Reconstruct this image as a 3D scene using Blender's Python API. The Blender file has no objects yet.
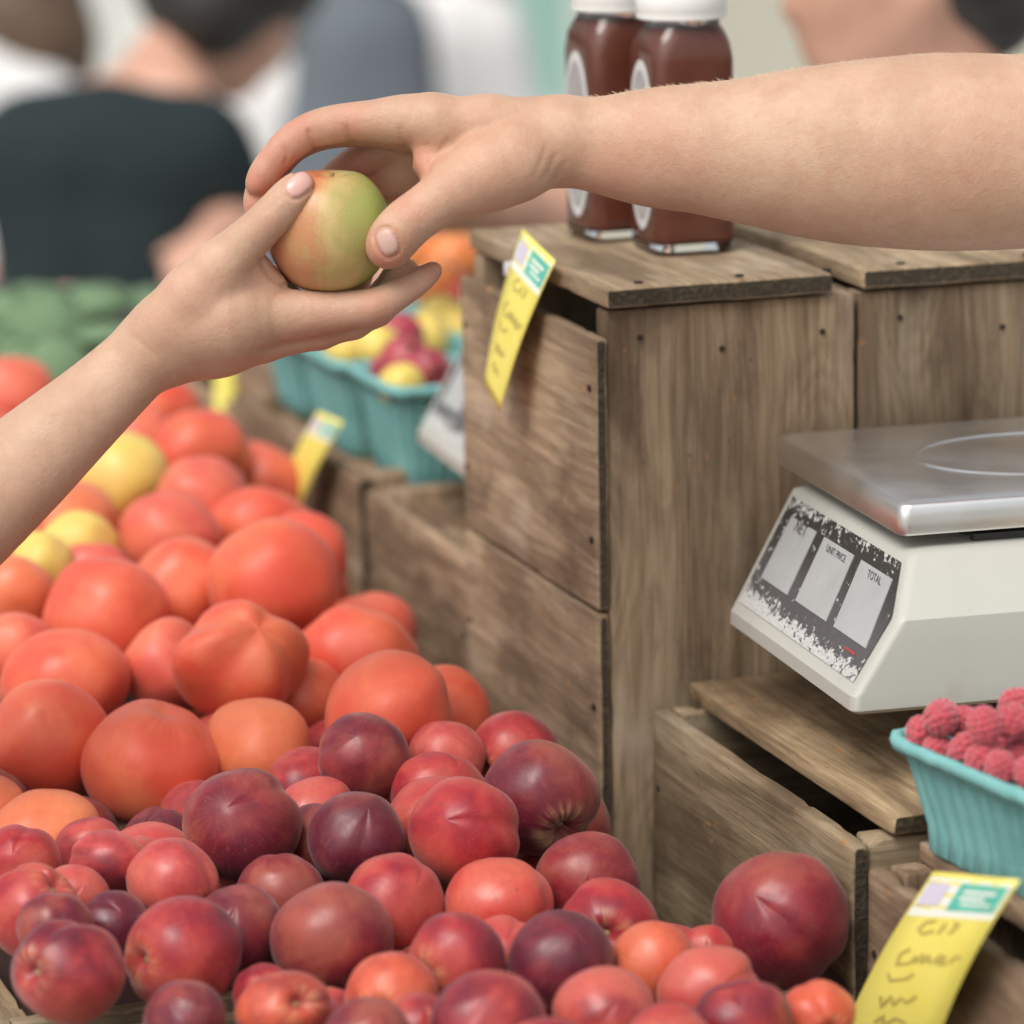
import bpy, math, random
import numpy as np
from mathutils import Vector, Matrix, noise
R = math.radians
rnd = random.Random(7)
S = bpy.context.scene
COL = S.collection
UP = np.array([0, 0, 1.])

# ------------------------------------------------------------------ camera
F, H = 4200.0, 1.85
_p, _r, _y = R(12.25), R(1.0), R(18.2)
CF = np.array([math.sin(_y)*math.cos(_p), math.cos(_y)*math.cos(_p), -math.sin(_p)])
_rt = np.array([math.cos(_y), -math.sin(_y), 0]); _up = np.cross(_rt, CF)
CR = _rt*math.cos(_r) - _up*math.sin(_r); CU = _up*math.cos(_r) + _rt*math.sin(_r)
CC = np.array([0, 0, H])
def P(x, y, Z): return CC + Z*(CF + CR*(x-512)/F - CU*(y-512)/F)
def ray_plane(x, y, n, v):
    d = P(x, y, 1) - CC; n = np.array(n, float); return CC + d*((v - n@CC)/(n@d))
def on_x(x, y, v): return ray_plane(x, y, (1, 0, 0), v)
def on_y(x, y, v): return ray_plane(x, y, (0, 1, 0), v)
def on_z(x, y, v): return ray_plane(x, y, (0, 0, 1), v)
cam = bpy.data.cameras.new('camera'); camo = bpy.data.objects.new('camera', cam); COL.objects.link(camo)
M = Matrix([list(CR)+[0], list(CU)+[0], list(-CF)+[0], [0, 0, 0, 1]]); M = M.to_3x3().transposed().to_4x4()
M.translation = Vector(CC); camo.matrix_world = M
cam.sensor_width = 36; cam.lens = F/1024*36; cam.clip_end = 300; cam.clip_start = .05
cam.dof.use_dof = True; cam.dof.focus_distance = 2.485; cam.dof.aperture_fstop = 4.3
S.camera = camo

# ------------------------------------------------------------------ objects
def tag(o, label=None, cat=None, group=None, kind=None):
    if label: o['label'] = label
    if cat: o['category'] = cat
    if group: o['group'] = group
    if kind: o['kind'] = kind
    return o
def empty(name, loc, label=None, cat=None, group=None, rz=0):
    o = bpy.data.objects.new(name, None); COL.objects.link(o); o.location = Vector(loc); o.rotation_euler.z = rz
    o.empty_display_size = .05
    return tag(o, label, cat, group)
def link(name, me, mats, parent=None, loc=None):
    o = bpy.data.objects.new(name, me); COL.objects.link(o)
    if mats:
        for m in (mats if isinstance(mats, (list, tuple)) else [mats]): me.materials.append(m)
    if parent is not None: o.parent = parent
    if loc is not None: o.location = Vector(loc)
    return o
def mesh_from(v, f, smooth=True, sharp=None):
    me = bpy.data.meshes.new('mesh')
    me.from_pydata([tuple(map(float, q)) for q in v], [], [tuple(map(int, q)) for q in f]); me.validate(); me.update()
    if smooth: me.shade_smooth()
    if sharp: me.set_sharp_from_angle(angle=R(sharp))
    return me
def mesh_np(V, Q):
    me = bpy.data.meshes.new('mesh'); n, m = len(V), len(Q)
    me.vertices.add(n); me.vertices.foreach_set('co', V.astype(np.float32).ravel())
    me.loops.add(m*4); me.loops.foreach_set('vertex_index', Q.astype(np.int32).ravel())
    me.polygons.add(m); me.polygons.foreach_set('loop_start', np.arange(0, m*4, 4, dtype=np.int32))
    me.update(calc_edges=True); me.shade_smooth(); return me
def copy_tree(o, parent=None):
    c = o.copy(); COL.objects.link(c)
    if parent is not None: c.parent = parent
    for ch in list(o.children): copy_tree(ch, c)
    return c

# ------------------------------------------------------------------ node helpers
class N:
    def __init__(s, name, rough=.5, base=(.5, .5, .5), spec=.5, **kw):
        s.m = bpy.data.materials.new(name); s.m.use_nodes = True; s.t = s.m.node_tree
        s.b = s.t.nodes['Principled BSDF']
        s.b.inputs['Roughness'].default_value = rough; s.b.inputs['Base Color'].default_value = (*base, 1)
        s.b.inputs['Specular IOR Level'].default_value = spec
        for k, v in kw.items(): s.b.inputs[k.replace('_', ' ')].default_value = v
    def n(s, typ, **kw):
        q = s.t.nodes.new('ShaderNode'+typ)
        for k, v in kw.items(): setattr(q, k, v)
        return q
    def put(s, sock, v):
        if isinstance(v, bpy.types.NodeSocket): s.t.links.new(v, sock)
        elif isinstance(v, (tuple, list)) and len(v) == 3 and sock.type == 'RGBA': sock.default_value = (*v, 1)
        else: sock.default_value = v
    def math(s, op, a, b=0.0, c=0.0, clamp=False):
        q = s.n('Math', operation=op, use_clamp=clamp); s.put(q.inputs[0], a); s.put(q.inputs[1], b); s.put(q.inputs[2], c); return q.outputs[0]
    def vmul(s, a, b, op='MULTIPLY'):
        q = s.n('VectorMath', operation=op); s.put(q.inputs[0], a); s.put(q.inputs[1], b); return q.outputs[0]
    def noise(s, vec, scale, detail=3, rough=.5, dist=0, out='Fac'):
        q = s.n('TexNoise'); s.put(q.inputs['Vector'], vec); q.inputs['Scale'].default_value = scale
        q.inputs['Detail'].default_value = detail; q.inputs['Roughness'].default_value = rough; q.inputs['Distortion'].default_value = dist
        return q.outputs[out]
    def step(s, v, a, b, lo=0., hi=1.):
        q = s.n('MapRange', interpolation_type='SMOOTHSTEP'); s.put(q.inputs['Value'], v)
        q.inputs['From Min'].default_value = a; q.inputs['From Max'].default_value = b
        q.inputs['To Min'].default_value = lo; q.inputs['To Max'].default_value = hi; return q.outputs[0]
    def mix(s, f, a, b, mode='MIX'):
        q = s.n('Mix', data_type='RGBA', blend_type=mode); s.put(q.inputs[0], f); s.put(q.inputs[6], a); s.put(q.inputs[7], b); return q.outputs[2]
    def col(s, v): s.put(s.b.inputs['Base Color'], v); return s
    def bump(s, h, strength=.3, dist=.001):
        q = s.n('Bump'); q.inputs['Strength'].default_value = strength; q.inputs['Distance'].default_value = dist
        s.put(q.inputs['Height'], h); s.t.links.new(q.outputs[0], s.b.inputs['Normal']); return s
    def obj(s): return s.n('TexCoord').outputs['Object']
    def objoff(s):
        i = s.n('ObjectInfo'); r = s.math('MULTIPLY', i.outputs['Random'], 37.0)
        return s.vmul(s.obj(), r, 'ADD')
def plain(name, base, rough=.5, var=.12, scale=8, bump=0, **kw):
    m = N(name, rough, base, **kw); v = m.objoff()
    f = m.noise(v, scale, 4)
    m.col(m.mix(f, tuple(c*(1-var) for c in base), tuple(min(1, c*(1+var)) for c in base)))
    if bump: m.bump(m.noise(v, scale*25, 4), bump, .002)
    return m.m

# ------------------------------------------------------------------ materials
def wood_mat():
    m = N('weathered_wood', .78, spec=.25)
    tc = m.n('Attribute', attribute_name='tc').outputs['Vector']
    info = m.n('ObjectInfo')
    warp = m.noise(m.vmul(tc, (5, 14, 14)), 1, 2, out='Color')
    tw = m.vmul(tc, m.vmul(m.vmul(warp, (.5, .5, .5), 'SUBTRACT'), (.02, .02, .02)), 'ADD')
    grain = m.math('ADD', m.math('MULTIPLY', m.noise(m.vmul(tw, (4, 55, 55)), 1, 5, .6), .5), m.math('MULTIPLY', m.noise(m.vmul(tw, (9, 260, 260)), 1, 5, .65), .5))
    fine = m.noise(m.vmul(tc, (30, 900, 900)), 1, 3, .6)
    # growth rings bending round knots
    vo = m.n('TexVoronoi'); m.put(vo.inputs['Vector'], m.vmul(tc, (3.2, 9, 9))); vo.inputs['Scale'].default_value = 1
    kd = vo.outputs['Distance']
    ringp = m.math('ADD', m.math('MULTIPLY', m.noise(m.vmul(tc, (2.5, 22, 22)), 1, 2), 9), m.math('MULTIPLY', m.step(kd, 0, .35, 1, 0), 5))
    ring = m.math('PINGPONG', ringp, .5)
    ring = m.step(ring, .02, .42)
    c = m.mix(m.step(grain, .28, .72), (.135, .098, .064), (.42, .325, .225))
    c = m.mix(m.math('MULTIPLY', m.math('SUBTRACT', 1., ring), .28), c, (.13, .09, .055))
    c = m.mix(m.step(fine, .56, .72, 0, .3), c, (.05, .037, .027))
    big = m.noise(m.vmul(tc, (6, 11, 11)), 1, 5, .6)
    c = m.mix(m.step(big, .50, .64, 0, .62), c, (.075, .05, .033))
    c = m.mix(m.step(big, .28, .46, .5, 0), c, (.46, .40, .33))
    b2 = m.noise(m.vmul(tw, (3.5, 24, 24)), 1, 4, .65)
    c = m.mix(m.step(b2, .48, .62, 0, .5), c, (.10, .066, .042)); c = m.mix(m.step(b2, .46, .3, 0, .3), c, (.40, .35, .28))
    knot = m.step(kd, .06, .14, .8, 0)
    c = m.mix(knot, c, (.045, .027, .016))
    spot = m.noise(m.vmul(tc, (70, 110, 110)), 1, 2)
    c = m.mix(m.step(spot, .71, .76, 0, .6), c, (.42, .19, .06))
    sp2 = m.noise(m.vmul(tc, (120, 260, 260)), 1.3, 2)
    c = m.mix(m.step(sp2, .7, .76, 0, .6), c, (.03, .024, .02))
    crack = m.noise(m.vmul(tw, (2.2, 210, 210)), 1, 2)
    ck = m.step(crack, .77, .81)
    c = m.mix(m.math('MULTIPLY', ck, .8), c, (.02, .015, .012))
    end = m.n('Attribute', attribute_name='endg').outputs['Fac']
    rough_end = m.noise(m.vmul(tc, (300, 300, 300)), 1, 4)
    c = m.mix(m.math('MULTIPLY', end, m.step(rough_end, .25, .6, .75, 1)), c, m.mix(rough_end, (.012, .011, .009), (.065, .052, .037)))
    c = m.mix(1.0, c, info.outputs['Color'], 'MULTIPLY')
    m.col(c)
    h = m.math('ADD', m.math('MULTIPLY', grain, .9), m.math('ADD', m.math('MULTIPLY', fine, .35), m.math('MULTIPLY', ck, -1.2)))
    h = m.math('ADD', h, m.math('MULTIPLY', m.math('MULTIPLY', end, rough_end), 1.5))
    m.bump(h, .75, .0016)
    return m.m
WOOD = wood_mat()
NAIL = plain('rusty_nail', (.045, .035, .03), .6, .4, 300, Metallic=.6)

def fruit_mat(name, dark, streak, bloom, rough, is_tomato=False):
    m = N(name, rough, spec=.42)
    i = m.n('ObjectInfo'); o = m.vmul(m.obj(), (.034, .034, .034)); v = m.vmul(o, m.math('MULTIPLY', i.outputs['Random'], 37.), 'ADD')
    sep = m.n('SeparateXYZ'); m.put(sep.inputs[0], o)
    n1 = m.noise(v, 17, 3, .5, .5)
    n2 = m.noise(v, 60, 5, .6, .4)
    nn = m.math('ADD', m.math('MULTIPLY', n1, .75), m.math('MULTIPLY', n2, .25))
    # alpha of the object colour says how much of the skin has gone dark
    th = m.math('SUBTRACT', .72, m.math('MULTIPLY', i.outputs['Alpha'], .45))
    f = m.math('MULTIPLY', m.math('SUBTRACT', nn, th), 5.5, clamp=False)
    f = m.step(f, -.6, 1)
    c = i.outputs['Color']
    lon = m.math('ARCTAN2', sep.outputs[1], sep.outputs[0])
    cx = m.n('CombineXYZ'); m.put(cx.inputs[0], m.math('MULTIPLY', m.math('COSINE', lon), 3.2 if not is_tomato else 7)); m.put(cx.inputs[1], m.math('MULTIPLY', m.math('SINE', lon), 3.2 if not is_tomato else 7)); m.put(cx.inputs[2], m.math('MULTIPLY', sep.outputs[2], 16))
    cxo = m.vmul(cx.outputs[0], m.math('MULTIPLY', i.outputs['Random'], 23.), 'ADD')
    st = m.noise(cxo, 1.3, 4, .6)
    pole = m.step(sep.outputs[2], .014 if is_tomato else .0255, .0315)
    if is_tomato:
        c = m.mix(m.math('MULTIPLY', m.step(nn, .42, .62), .5), c, m.mix(.5, c, streak))
        c = m.mix(m.math('MULTIPLY', pole, m.step(st, .4, .6, 0, .2)), c, streak)
        c = m.mix(m.math('MULTIPLY', f, .5), c, dark)
    else:
        c = m.mix(m.math('MULTIPLY', m.step(nn, .36, .60, .55, 0), .8), c, m.mix(.3, c, streak))
        c = m.mix(m.math('MULTIPLY', f, .9), c, dark)
        c = m.mix(m.math('MULTIPLY', pole, m.step(m.math('ADD', m.math('MULTIPLY', st, .6), m.math('MULTIPLY', n2, .4)), .44, .66, 0, .6)), c, streak)
        c = m.mix(m.step(m.noise(cxo, 5, 4, .75), .55, .8, 0, .16), c, streak)
        sp = m.n('TexVoronoi'); m.put(sp.inputs['Vector'], v); sp.inputs['Scale'].default_value = 420
        c = m.mix(m.math('MULTIPLY', m.step(sp.outputs['Distance'], .05, .17, .3, 0), m.step(n1, .4, .6)), c, (.7, .38, .27))
        bl = m.n('TexVoronoi'); m.put(bl.inputs['Vector'], v); bl.inputs['Scale'].default_value = 45
        c = m.mix(m.step(bl.outputs['Distance'], .05, .09, .45, 0), c, (.16, .05, .03))
    mo = m.noise(v, 190, 4, .7)
    c = m.mix(m.step(mo, .3, .7, .14, 0), c, (.05, .008, .012) if not is_tomato else (.4, .04, .016))
    c = m.mix(m.step(m.noise(v, 35, 4, .6), .45, .75, 0, .22), c, (.56, .06, .05) if not is_tomato else (.84, .30, .15))
    m.col(c)
    m.b.inputs['Sheen Weight'].default_value = bloom*.45; m.b.inputs['Sheen Roughness'].default_value = .45
    m.put(m.b.inputs['Roughness'], m.math('ADD', m.step(n2, .3, .7, rough-.08, rough+.10), m.step(mo, .3, .7, 0, .10)))
    m.b.inputs['Subsurface Weight'].default_value = .06; m.b.inputs['Subsurface Scale'].default_value = .004
    m.b.inputs['Subsurface Radius'].default_value = (1, .3, .15)
    m.bump(m.math('ADD', n1, m.math('MULTIPLY', m.noise(v, 900, 2), .03)), .2, .0015)
    return m.m
NECT = fruit_mat('nectarine_skin', (.095, .009, .024), (.84, .50, .26), .32, .31)
TOMA = fruit_mat('tomato_skin', (.56, .062, .032), (.86, .36, .14), .22, .37, True)
STEMC = plain('dry_stem', (.30, .20, .09), .85, .4, 200)

def apple_mat():
    m = N('apple_skin', .36, spec=.5); o = m.obj(); sep = m.n('SeparateXYZ'); m.put(sep.inputs[0], o)
    v = m.noise(o, 30, 4, .6); lon = m.math('ARCTAN2', sep.outputs[1], sep.outputs[0])
    cx = m.n('CombineXYZ'); m.put(cx.inputs[0], m.math('MULTIPLY', lon, 12)); m.put(cx.inputs[2], m.math('MULTIPLY', sep.outputs[2], 18))
    st = m.noise(cx.outputs[0], 1, 4, .7)
    f = m.math('ADD', m.math('MULTIPLY', sep.outputs[0], 19), m.math('ADD', m.math('MULTIPLY', v, 1.5), m.math('MULTIPLY', st, .35)))
    f = m.step(f, .15, 1.75)
    c = m.mix(f, (.54, .21, .11), (.32, .37, .10))
    c = m.mix(m.math('MULTIPLY', m.step(f, .2, .5), m.step(f, .8, .5, 0, .6)), c, (.55, .42, .17))
    topf = m.math('MULTIPLY', m.step(sep.outputs[2], .018, .034), m.step(sep.outputs[0], .006, -.012))
    c = m.mix(m.math('MULTIPLY', topf, .8), c, (.60, .13, .05))
    sp = m.n('TexVoronoi'); m.put(sp.inputs['Vector'], o); sp.inputs['Scale'].default_value = 380
    c = m.mix(m.step(sp.outputs['Distance'], .1, .22, .35, 0), c, (.62, .52, .28))
    m.col(c); m.b.inputs['Subsurface Weight'].default_value = .05; m.b.inputs['Subsurface Scale'].default_value = .004
    m.bump(m.noise(o, 500, 3), .15, .0008); return m.m
APPLE = apple_mat()

def skin_mat(name, a, b, red, scale=1., sss=.18):
    m = N(name, .46, spec=.42)
    o = m.obj()
    n1 = m.noise(o, 28*scale, 4, .6); n2 = m.noise(o, 150*scale, 3, .6); n3 = m.noise(o, 9*scale, 3)
    c = m.mix(m.step(n1, .3, .7), a, b)
    c = m.mix(m.step(n2, .42, .72, 0, .20), c, red)
    c = m.mix(m.step(n3, .45, .7, 0, .16), c, red)
    ra = m.n('Attribute', attribute_name='flush').outputs['Fac']
    c = m.mix(m.math('MULTIPLY', ra, 1.0), c, red)
    frk = m.noise(o, 330*scale, 2)
    c = m.mix(m.step(frk, .70, .78, 0, .30), c, (a[0]*.55, a[1]*.42, a[2]*.35))
    m.col(c)
    m.b.inputs['Subsurface Weight'].default_value = sss; m.b.inputs['Subsurface Scale'].default_value = .006
    m.b.inputs['Subsurface Radius'].default_value = (1, .35, .18)
    v1 = m.n('TexVoronoi', feature='DISTANCE_TO_EDGE'); m.put(v1.inputs['Vector'], o); v1.inputs['Scale'].default_value = 850*scale
    h = m.math('ADD', m.math('MULTIPLY', v1.outputs['Distance'], .8), m.math('ADD', m.noise(o, 420*scale, 4, .7), m.math('MULTIPLY', n2, 1.2)))
    m.bump(h, .55, .0007)
    return m.m
SKIN1 = skin_mat('vendor_skin', (.49, .305, .20), (.575, .38, .26), (.50, .195, .13))
SKIN2 = skin_mat('customer_skin', (.49, .31, .205), (.57, .375, .26), (.50, .22, .15))
SKINF = skin_mat('far_skin', (.55, .31, .22), (.62, .36, .26), (.5, .2, .15), .3, .05)
NAILM = plain('finger_nail', (.66, .375, .33), .25, .06, 120, spec=.5)
NAILV = plain('thumb_nail', (.56, .36, .30), .3, .1, 120, spec=.5)

def metal_mat():
    m = N('brushed_steel', .35, (.62, .62, .60), Metallic=1.0); o = m.obj()
    a = m.noise(m.vmul(o, (6, 260, 60)), 1, 4, .7); b = m.noise(o, 14, 5, .7)
    sc = m.noise(m.vmul(o, (25, 400, 100)), 1, 3)
    m.put(m.b.inputs['Roughness'], m.math('ADD', m.step(b, .3, .7, .27, .34), m.math('MULTIPLY', a, .10)))
    m.col(m.mix(m.step(sc, .66, .72, 0, .7), m.mix(b, (.78, .77, .75), (.93, .92, .90)), (.9, .88, .83)))
    m.bump(m.math('ADD', a, b), .12, .0006); return m.m
STEEL = metal_mat()
def scale_body():
    m = N('cream_plastic', .42, spec=.45); o = m.obj()
    n1 = m.noise(o, 9, 5, .6); n2 = m.noise(o, 130, 4, .7)
    c = m.mix(n1, (.42, .42, .375), (.50, .50, .45))
    c = m.mix(m.step(n2, .66, .74, 0, .5), c, (.25, .21, .13))
    c = m.mix(m.step(m.noise(o, 24, 4, .6), .58, .75, 0, .35), c, (.42, .36, .28))
    m.col(c); m.bump(n2, .08, .001); return m.m
PLAST = scale_body()
DARKP = plain('black_plastic', (.03, .03, .03), .5)
LCD = plain('lcd_window', (.40, .41, .41), .22, .15, 40)
LCDT = plain('lcd_print', (.06, .06, .065), .5)
REDP = plain('red_print', (.42, .05, .05), .5)
def panel_mat():
    m = N('peeling_display_film', .4); tc = m.n('Attribute', attribute_name='tc').outputs['Vector']
    sep = m.n('SeparateXYZ'); m.put(sep.inputs[0], tc); u, v = sep.outputs[0], sep.outputs[1]
    n = m.noise(m.vmul(tc, (1, .45, 1)), 26, 5, .7); n2 = m.noise(m.vmul(tc, (1, .5, 1)), 70, 4, .7)
    nn = m.math('ADD', m.math('MULTIPLY', n, .7), m.math('MULTIPLY', n2, .3))
    low = m.math('ADD', m.step(v, .76, 1.0, 0, .185), m.step(u, .5, 0., 0, .05))
    hi = m.step(v, .16, .02, 0, .085)
    t = m.math('ADD', nn, m.math('ADD', low, hi))
    f = m.step(t, .60, .63)
    f2 = m.step(m.noise(tc, 120, 3, .6), .62, .68)
    c = m.mix(m.step(v, .2, .7), (.035, .033, .03), (.085, .082, .085))
    c = m.mix(f, c, m.mix(n2, (.30, .30, .29), (.75, .75, .72)))
    c = m.mix(m.math('MULTIPLY', f2, .25), c, (.4, .4, .38))
    m.col(c); m.bump(f, .4, .0006); return m.m
PANEL = panel_mat()

def card_mat():
    m = N('yellow_card', .5); v = m.objoff()
    n = m.noise(v, 30, 4, .6)
    m.col(m.mix(n, (.78, .66, .10), (.86, .78, .20))); m.bump(m.noise(v, 12, 2), .2, .004); return m.m
CARD = card_mat()
CARDW = plain('card_white_print', (.80, .84, .74), .5)
CARDG = plain('card_green_print', (.10, .52, .40), .5, .3, 60)
CARDI = plain('card_lilac_print', (.62, .58, .70), .5)
INK = plain('marker_ink', (.52, .43, .11), .6, .4, 300)
TAPE = plain('clear_tape', (.80, .82, .80), .15)
def pulp_mat():
    m = N('turquoise_pulp', .85, spec=.2); v = m.objoff()
    n = m.noise(v, 40, 5, .65); n2 = m.noise(v, 700, 3, .7)
    c = m.mix(n, (.15, .38, .37), (.25, .52, .50)); c = m.mix(m.step(n2, .55, .8, 0, .35), c, (.34, .60, .57))
    m.col(c); m.bump(m.math('ADD', n2, n), .6, .0012); return m.m
PULP = pulp_mat()
def rasp_mat():
    m = N('raspberry_skin', .6, spec=.3); v = m.objoff(); n = m.noise(v, 60, 3)
    m.col(m.mix(n, (.36, .022, .042), (.52, .065, .085)))
    m.b.inputs['Subsurface Weight'].default_value = .12; m.b.inputs['Subsurface Scale'].default_value = .004
    m.b.inputs['Sheen Weight'].default_value = .8; m.b.inputs['Sheen Roughness'].default_value = .5; return m.m
RASP = rasp_mat()
JAM = N('dark_jam', .35, spec=.5); _v = JAM.obj()
JAM.col(JAM.mix(JAM.noise(_v, 45, 4, .6), (.20, .045, .036), (.40, .13, .06)))
JAM.b.inputs['Transmission Weight'].default_value = .35; JAM.b.inputs['IOR'].default_value = 1.4; JAM.b.inputs['Subsurface Weight'].default_value = .3; JAM.b.inputs['Subsurface Scale'].default_value = .012; JAM = JAM.m
GLASS = N('jar_glass', .02, (.95, .97, .97), spec=.5, Transmission_Weight=1.0, IOR=1.45).m
LIDW = plain('white_lid', (.82, .83, .80), .35, .04)
LABW = plain('label_white', (.60, .60, .58), .6, .06, 60)
LABG = plain('label_grey', (.36, .34, .34), .6, .25, 150)
LINER = plain('gap_shade_liner', (.05, .022, .018), .8, .5, 20)  # liner coloured dark to put shade into the gaps between fruit
def cloth(name, base, sc=60):
    m = N(name, .9, spec=.15); v = m.obj(); n = m.noise(v, 6, 4); 
    m.col(m.mix(n, tuple(c*.85 for c in base), tuple(min(1, c*1.15) for c in base))); m.bump(n, .5, .03); return m.m

# ------------------------------------------------------------------ planks and crates
class Acc:
    def __init__(s): s.v = []; s.f = []; s.tc = []; s.eg = []; s.mi = []
    def plank(s, o, L, W, T, c=.0016, seed=None, wob=.0011, endg=True):
        """box from corner o along vectors L (grain), W, T; worn edges"""
        rr = random.Random(seed if seed is not None else rnd.random())
        o, L, W, T = [np.array(q, float) for q in (o, L, W, T)]
        lL, lW, lT = [np.linalg.norm(q) for q in (L, W, T)]; eL, eW, eT = L/lL, W/lW, T/lT
        c = min(c, lT*.3)
        pts = []
        nw = max(2, int(lW/.02)); 
        def arc(cx, cy, a0):
            for k in range(4): a = R(a0+30*k); pts.append((cx+c*math.cos(a), cy+c*math.sin(a)))
        hw, ht = lW/2, lT/2
        arc(hw-c, ht-c, 0)
        for k in range(1, nw): pts.append((hw-c-(lW-2*c)*k/nw, ht))
        arc(-hw+c, ht-c, 90); arc(-hw+c, -ht+c, 180)
        for k in range(1, nw): pts.append((-hw+c+(lW-2*c)*k/nw, -ht))
        arc(hw-c, -ht+c, 270)
        n = len(pts); ns = max(2, int(lL/.008))
        xs = [0] + [c*.5] + [c+(lL-2*c)*k/ns for k in range(ns+1)] + [lL-c*.5, lL]
        base = len(s.v); off = np.array([rr.uniform(-9, 9), rr.uniform(-3, 3), rr.uniform(-3, 3)])
        for xi, x in enumerate(xs):
            ins = {0: 1., 1: .3, len(xs)-1: 1., len(xs)-2: .3}.get(xi, 0.)*c*.8
            for (a, b) in pts:
                aa = a-math.copysign(min(ins, abs(a)), a); bb = b-math.copysign(min(ins, abs(b)), b)
                q = Vector((x*14+off[0], aa*60+off[1], bb*60+off[2]))
                d = noise.noise(q)*wob; d2 = noise.noise(q*6)*wob*.35
                edge = 1.8 if (abs(a) > hw-c*1.01) else 1.
                chip = max(0., noise.noise(Vector((x*55+off[1], off[0]+math.copysign(3, a)+math.copysign(7, b), 2.)))-.32)*.009 if abs(a) > hw-c*1.01 else 0.
                aa -= math.copysign(chip+abs(d2)*edge*.6, aa) if abs(a) > hw-c*1.01 else 0
                bb += d*edge*math.copysign(1, b)*.6
                p = o+eL*x+eW*(aa+hw)+eT*(bb+ht)
                s.v.append(p); s.tc.append((x+off[0], aa+off[1], bb+off[2])); s.eg.append(1. if (endg and xi in (0, len(xs)-1)) else 0.)
        det = np.dot(np.cross(eL, eW), eT) > 0
        for i in range(len(xs)-1):
            for k in range(n):
                q = [base+i*n+k, base+i*n+(k+1) % n, base+(i+1)*n+(k+1) % n, base+(i+1)*n+k]
                s.f.append(q[::-1] if det else q); s.mi.append(0)
        for i in (0, len(xs)-1):
            cap = [base+i*n+k for k in range(n)]
            if (i == 0) == (not det): cap = cap[::-1]
            # separate verts so the end grain stays on the end
            b2 = len(s.v)
            for k in cap: s.v.append(s.v[k].copy()); s.tc.append(s.tc[k]); s.eg.append(1. if endg else 0.)
            s.f.append(list(range(b2, b2+n))); s.mi.append(0)
            for k in range(base+i*n, base+i*n+n): s.eg[k] = 0.
        return s
    def nail(s, p, nrm, r=.0028):
        p, nrm = np.array(p, float), np.array(nrm, float)
        u = np.cross(nrm, (0.3, .5, .8)); u /= np.linalg.norm(u); w = np.cross(nrm, u); b = len(s.v)
        for k in range(10):
            a = k*math.tau/10; s.v.append(p+nrm*.0012+(u*math.cos(a)+w*math.sin(a))*r)
        for k in range(10):
            a = k*math.tau/10; s.v.append(p-nrm*.002+(u*math.cos(a)+w*math.sin(a))*r*1.1)
        s.tc += [(0, 0, 0)]*20; s.eg += [0.]*20
        s.f.append([b+k for k in range(10)]); s.mi.append(1)
        for k in range(10): s.f.append([b+k, b+10+k, b+10+(k+1) % 10, b+(k+1) % 10]); s.mi.append(1)
    def build(s, name, parent=None, origin=(0, 0, 0), tint=(1, 1, 1)):
        o = np.array(origin, float)
        me = mesh_from([p-o for p in s.v], s.f, True, 38)
        if len(me.polygons) == len(s.mi): me.polygons.foreach_set('material_index', s.mi)
        a = me.attributes.new('tc', 'FLOAT_VECTOR', 'POINT'); a.data.foreach_set('vector', np.array(s.tc, np.float32).ravel())
        a = me.attributes.new('endg', 'FLOAT', 'POINT'); a.data.foreach_set('value', np.array(s.eg, np.float32))
        ob = link(name, me, [WOOD, NAIL], parent); ob.color = (*tint, 1); return ob

def board_tray(label, x0, x1, y0, y1, z0, h0, h1, f0, f1, tint=(1, 1, 1), rim=None):
    """open wooden tray: wall tops at h0 (near) h1 (far), liner sloping f0->f1"""
    t = empty('wooden_tray', (x0, y0, z0), label, 'crate'); o = (x0, y0, z0); th = .013
    a = Acc(); a.plank((x0, y0, z0), (x1-x0, 0, 0), (0, 0, h0-z0), (0, th, 0)); 
    for fx in (.06, .94): a.nail((x0+(x1-x0)*fx, y0, h0-.02), (0, -1, 0))
    a.build('end_panel', t, o, tint)
    a = Acc(); a.plank((x0, y1-th, z0), (x1-x0, 0, 0), (0, 0, h1-z0), (0, th, 0)); a.build('end_panel', t, o, tint)
    for xx in (x0, x1-th):
        a = Acc(); yy0, yy1 = y0+th+.001, y1-th-.001
        a.plank((xx, yy0, z0), (0, yy1-yy0, (h1-h0)*.9), (0, 0, (h0-z0)*.97), (th, 0, 0)); a.build('side_panel', t, o, tint)
    # sloping liner the fruit lies on
    g = 14; v = []; fc = []
    for j in range(g+1):
        for i in range(g+1):
            x = x0+th+.002+(x1-x0-2*th-.004)*i/g; y = y0+th+.002+(y1-y0-2*th-.004)*j/g
            v.append((x-x0, y-y0, f0+(f1-f0)*j/g-z0+noise.noise(Vector((x*20, y*20, 0)))*.004))
    for j in range(g):
        for i in range(g): k = j*(g+1)+i; fc.append((k, k+1, k+g+2, k+g+1))
    me = mesh_from(v, fc); l = link('liner', me, LINER, t)
    sd = l.modifiers.new('thickness', 'SOLIDIFY'); sd.thickness = .004; sd.offset = -1
    return t

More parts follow.
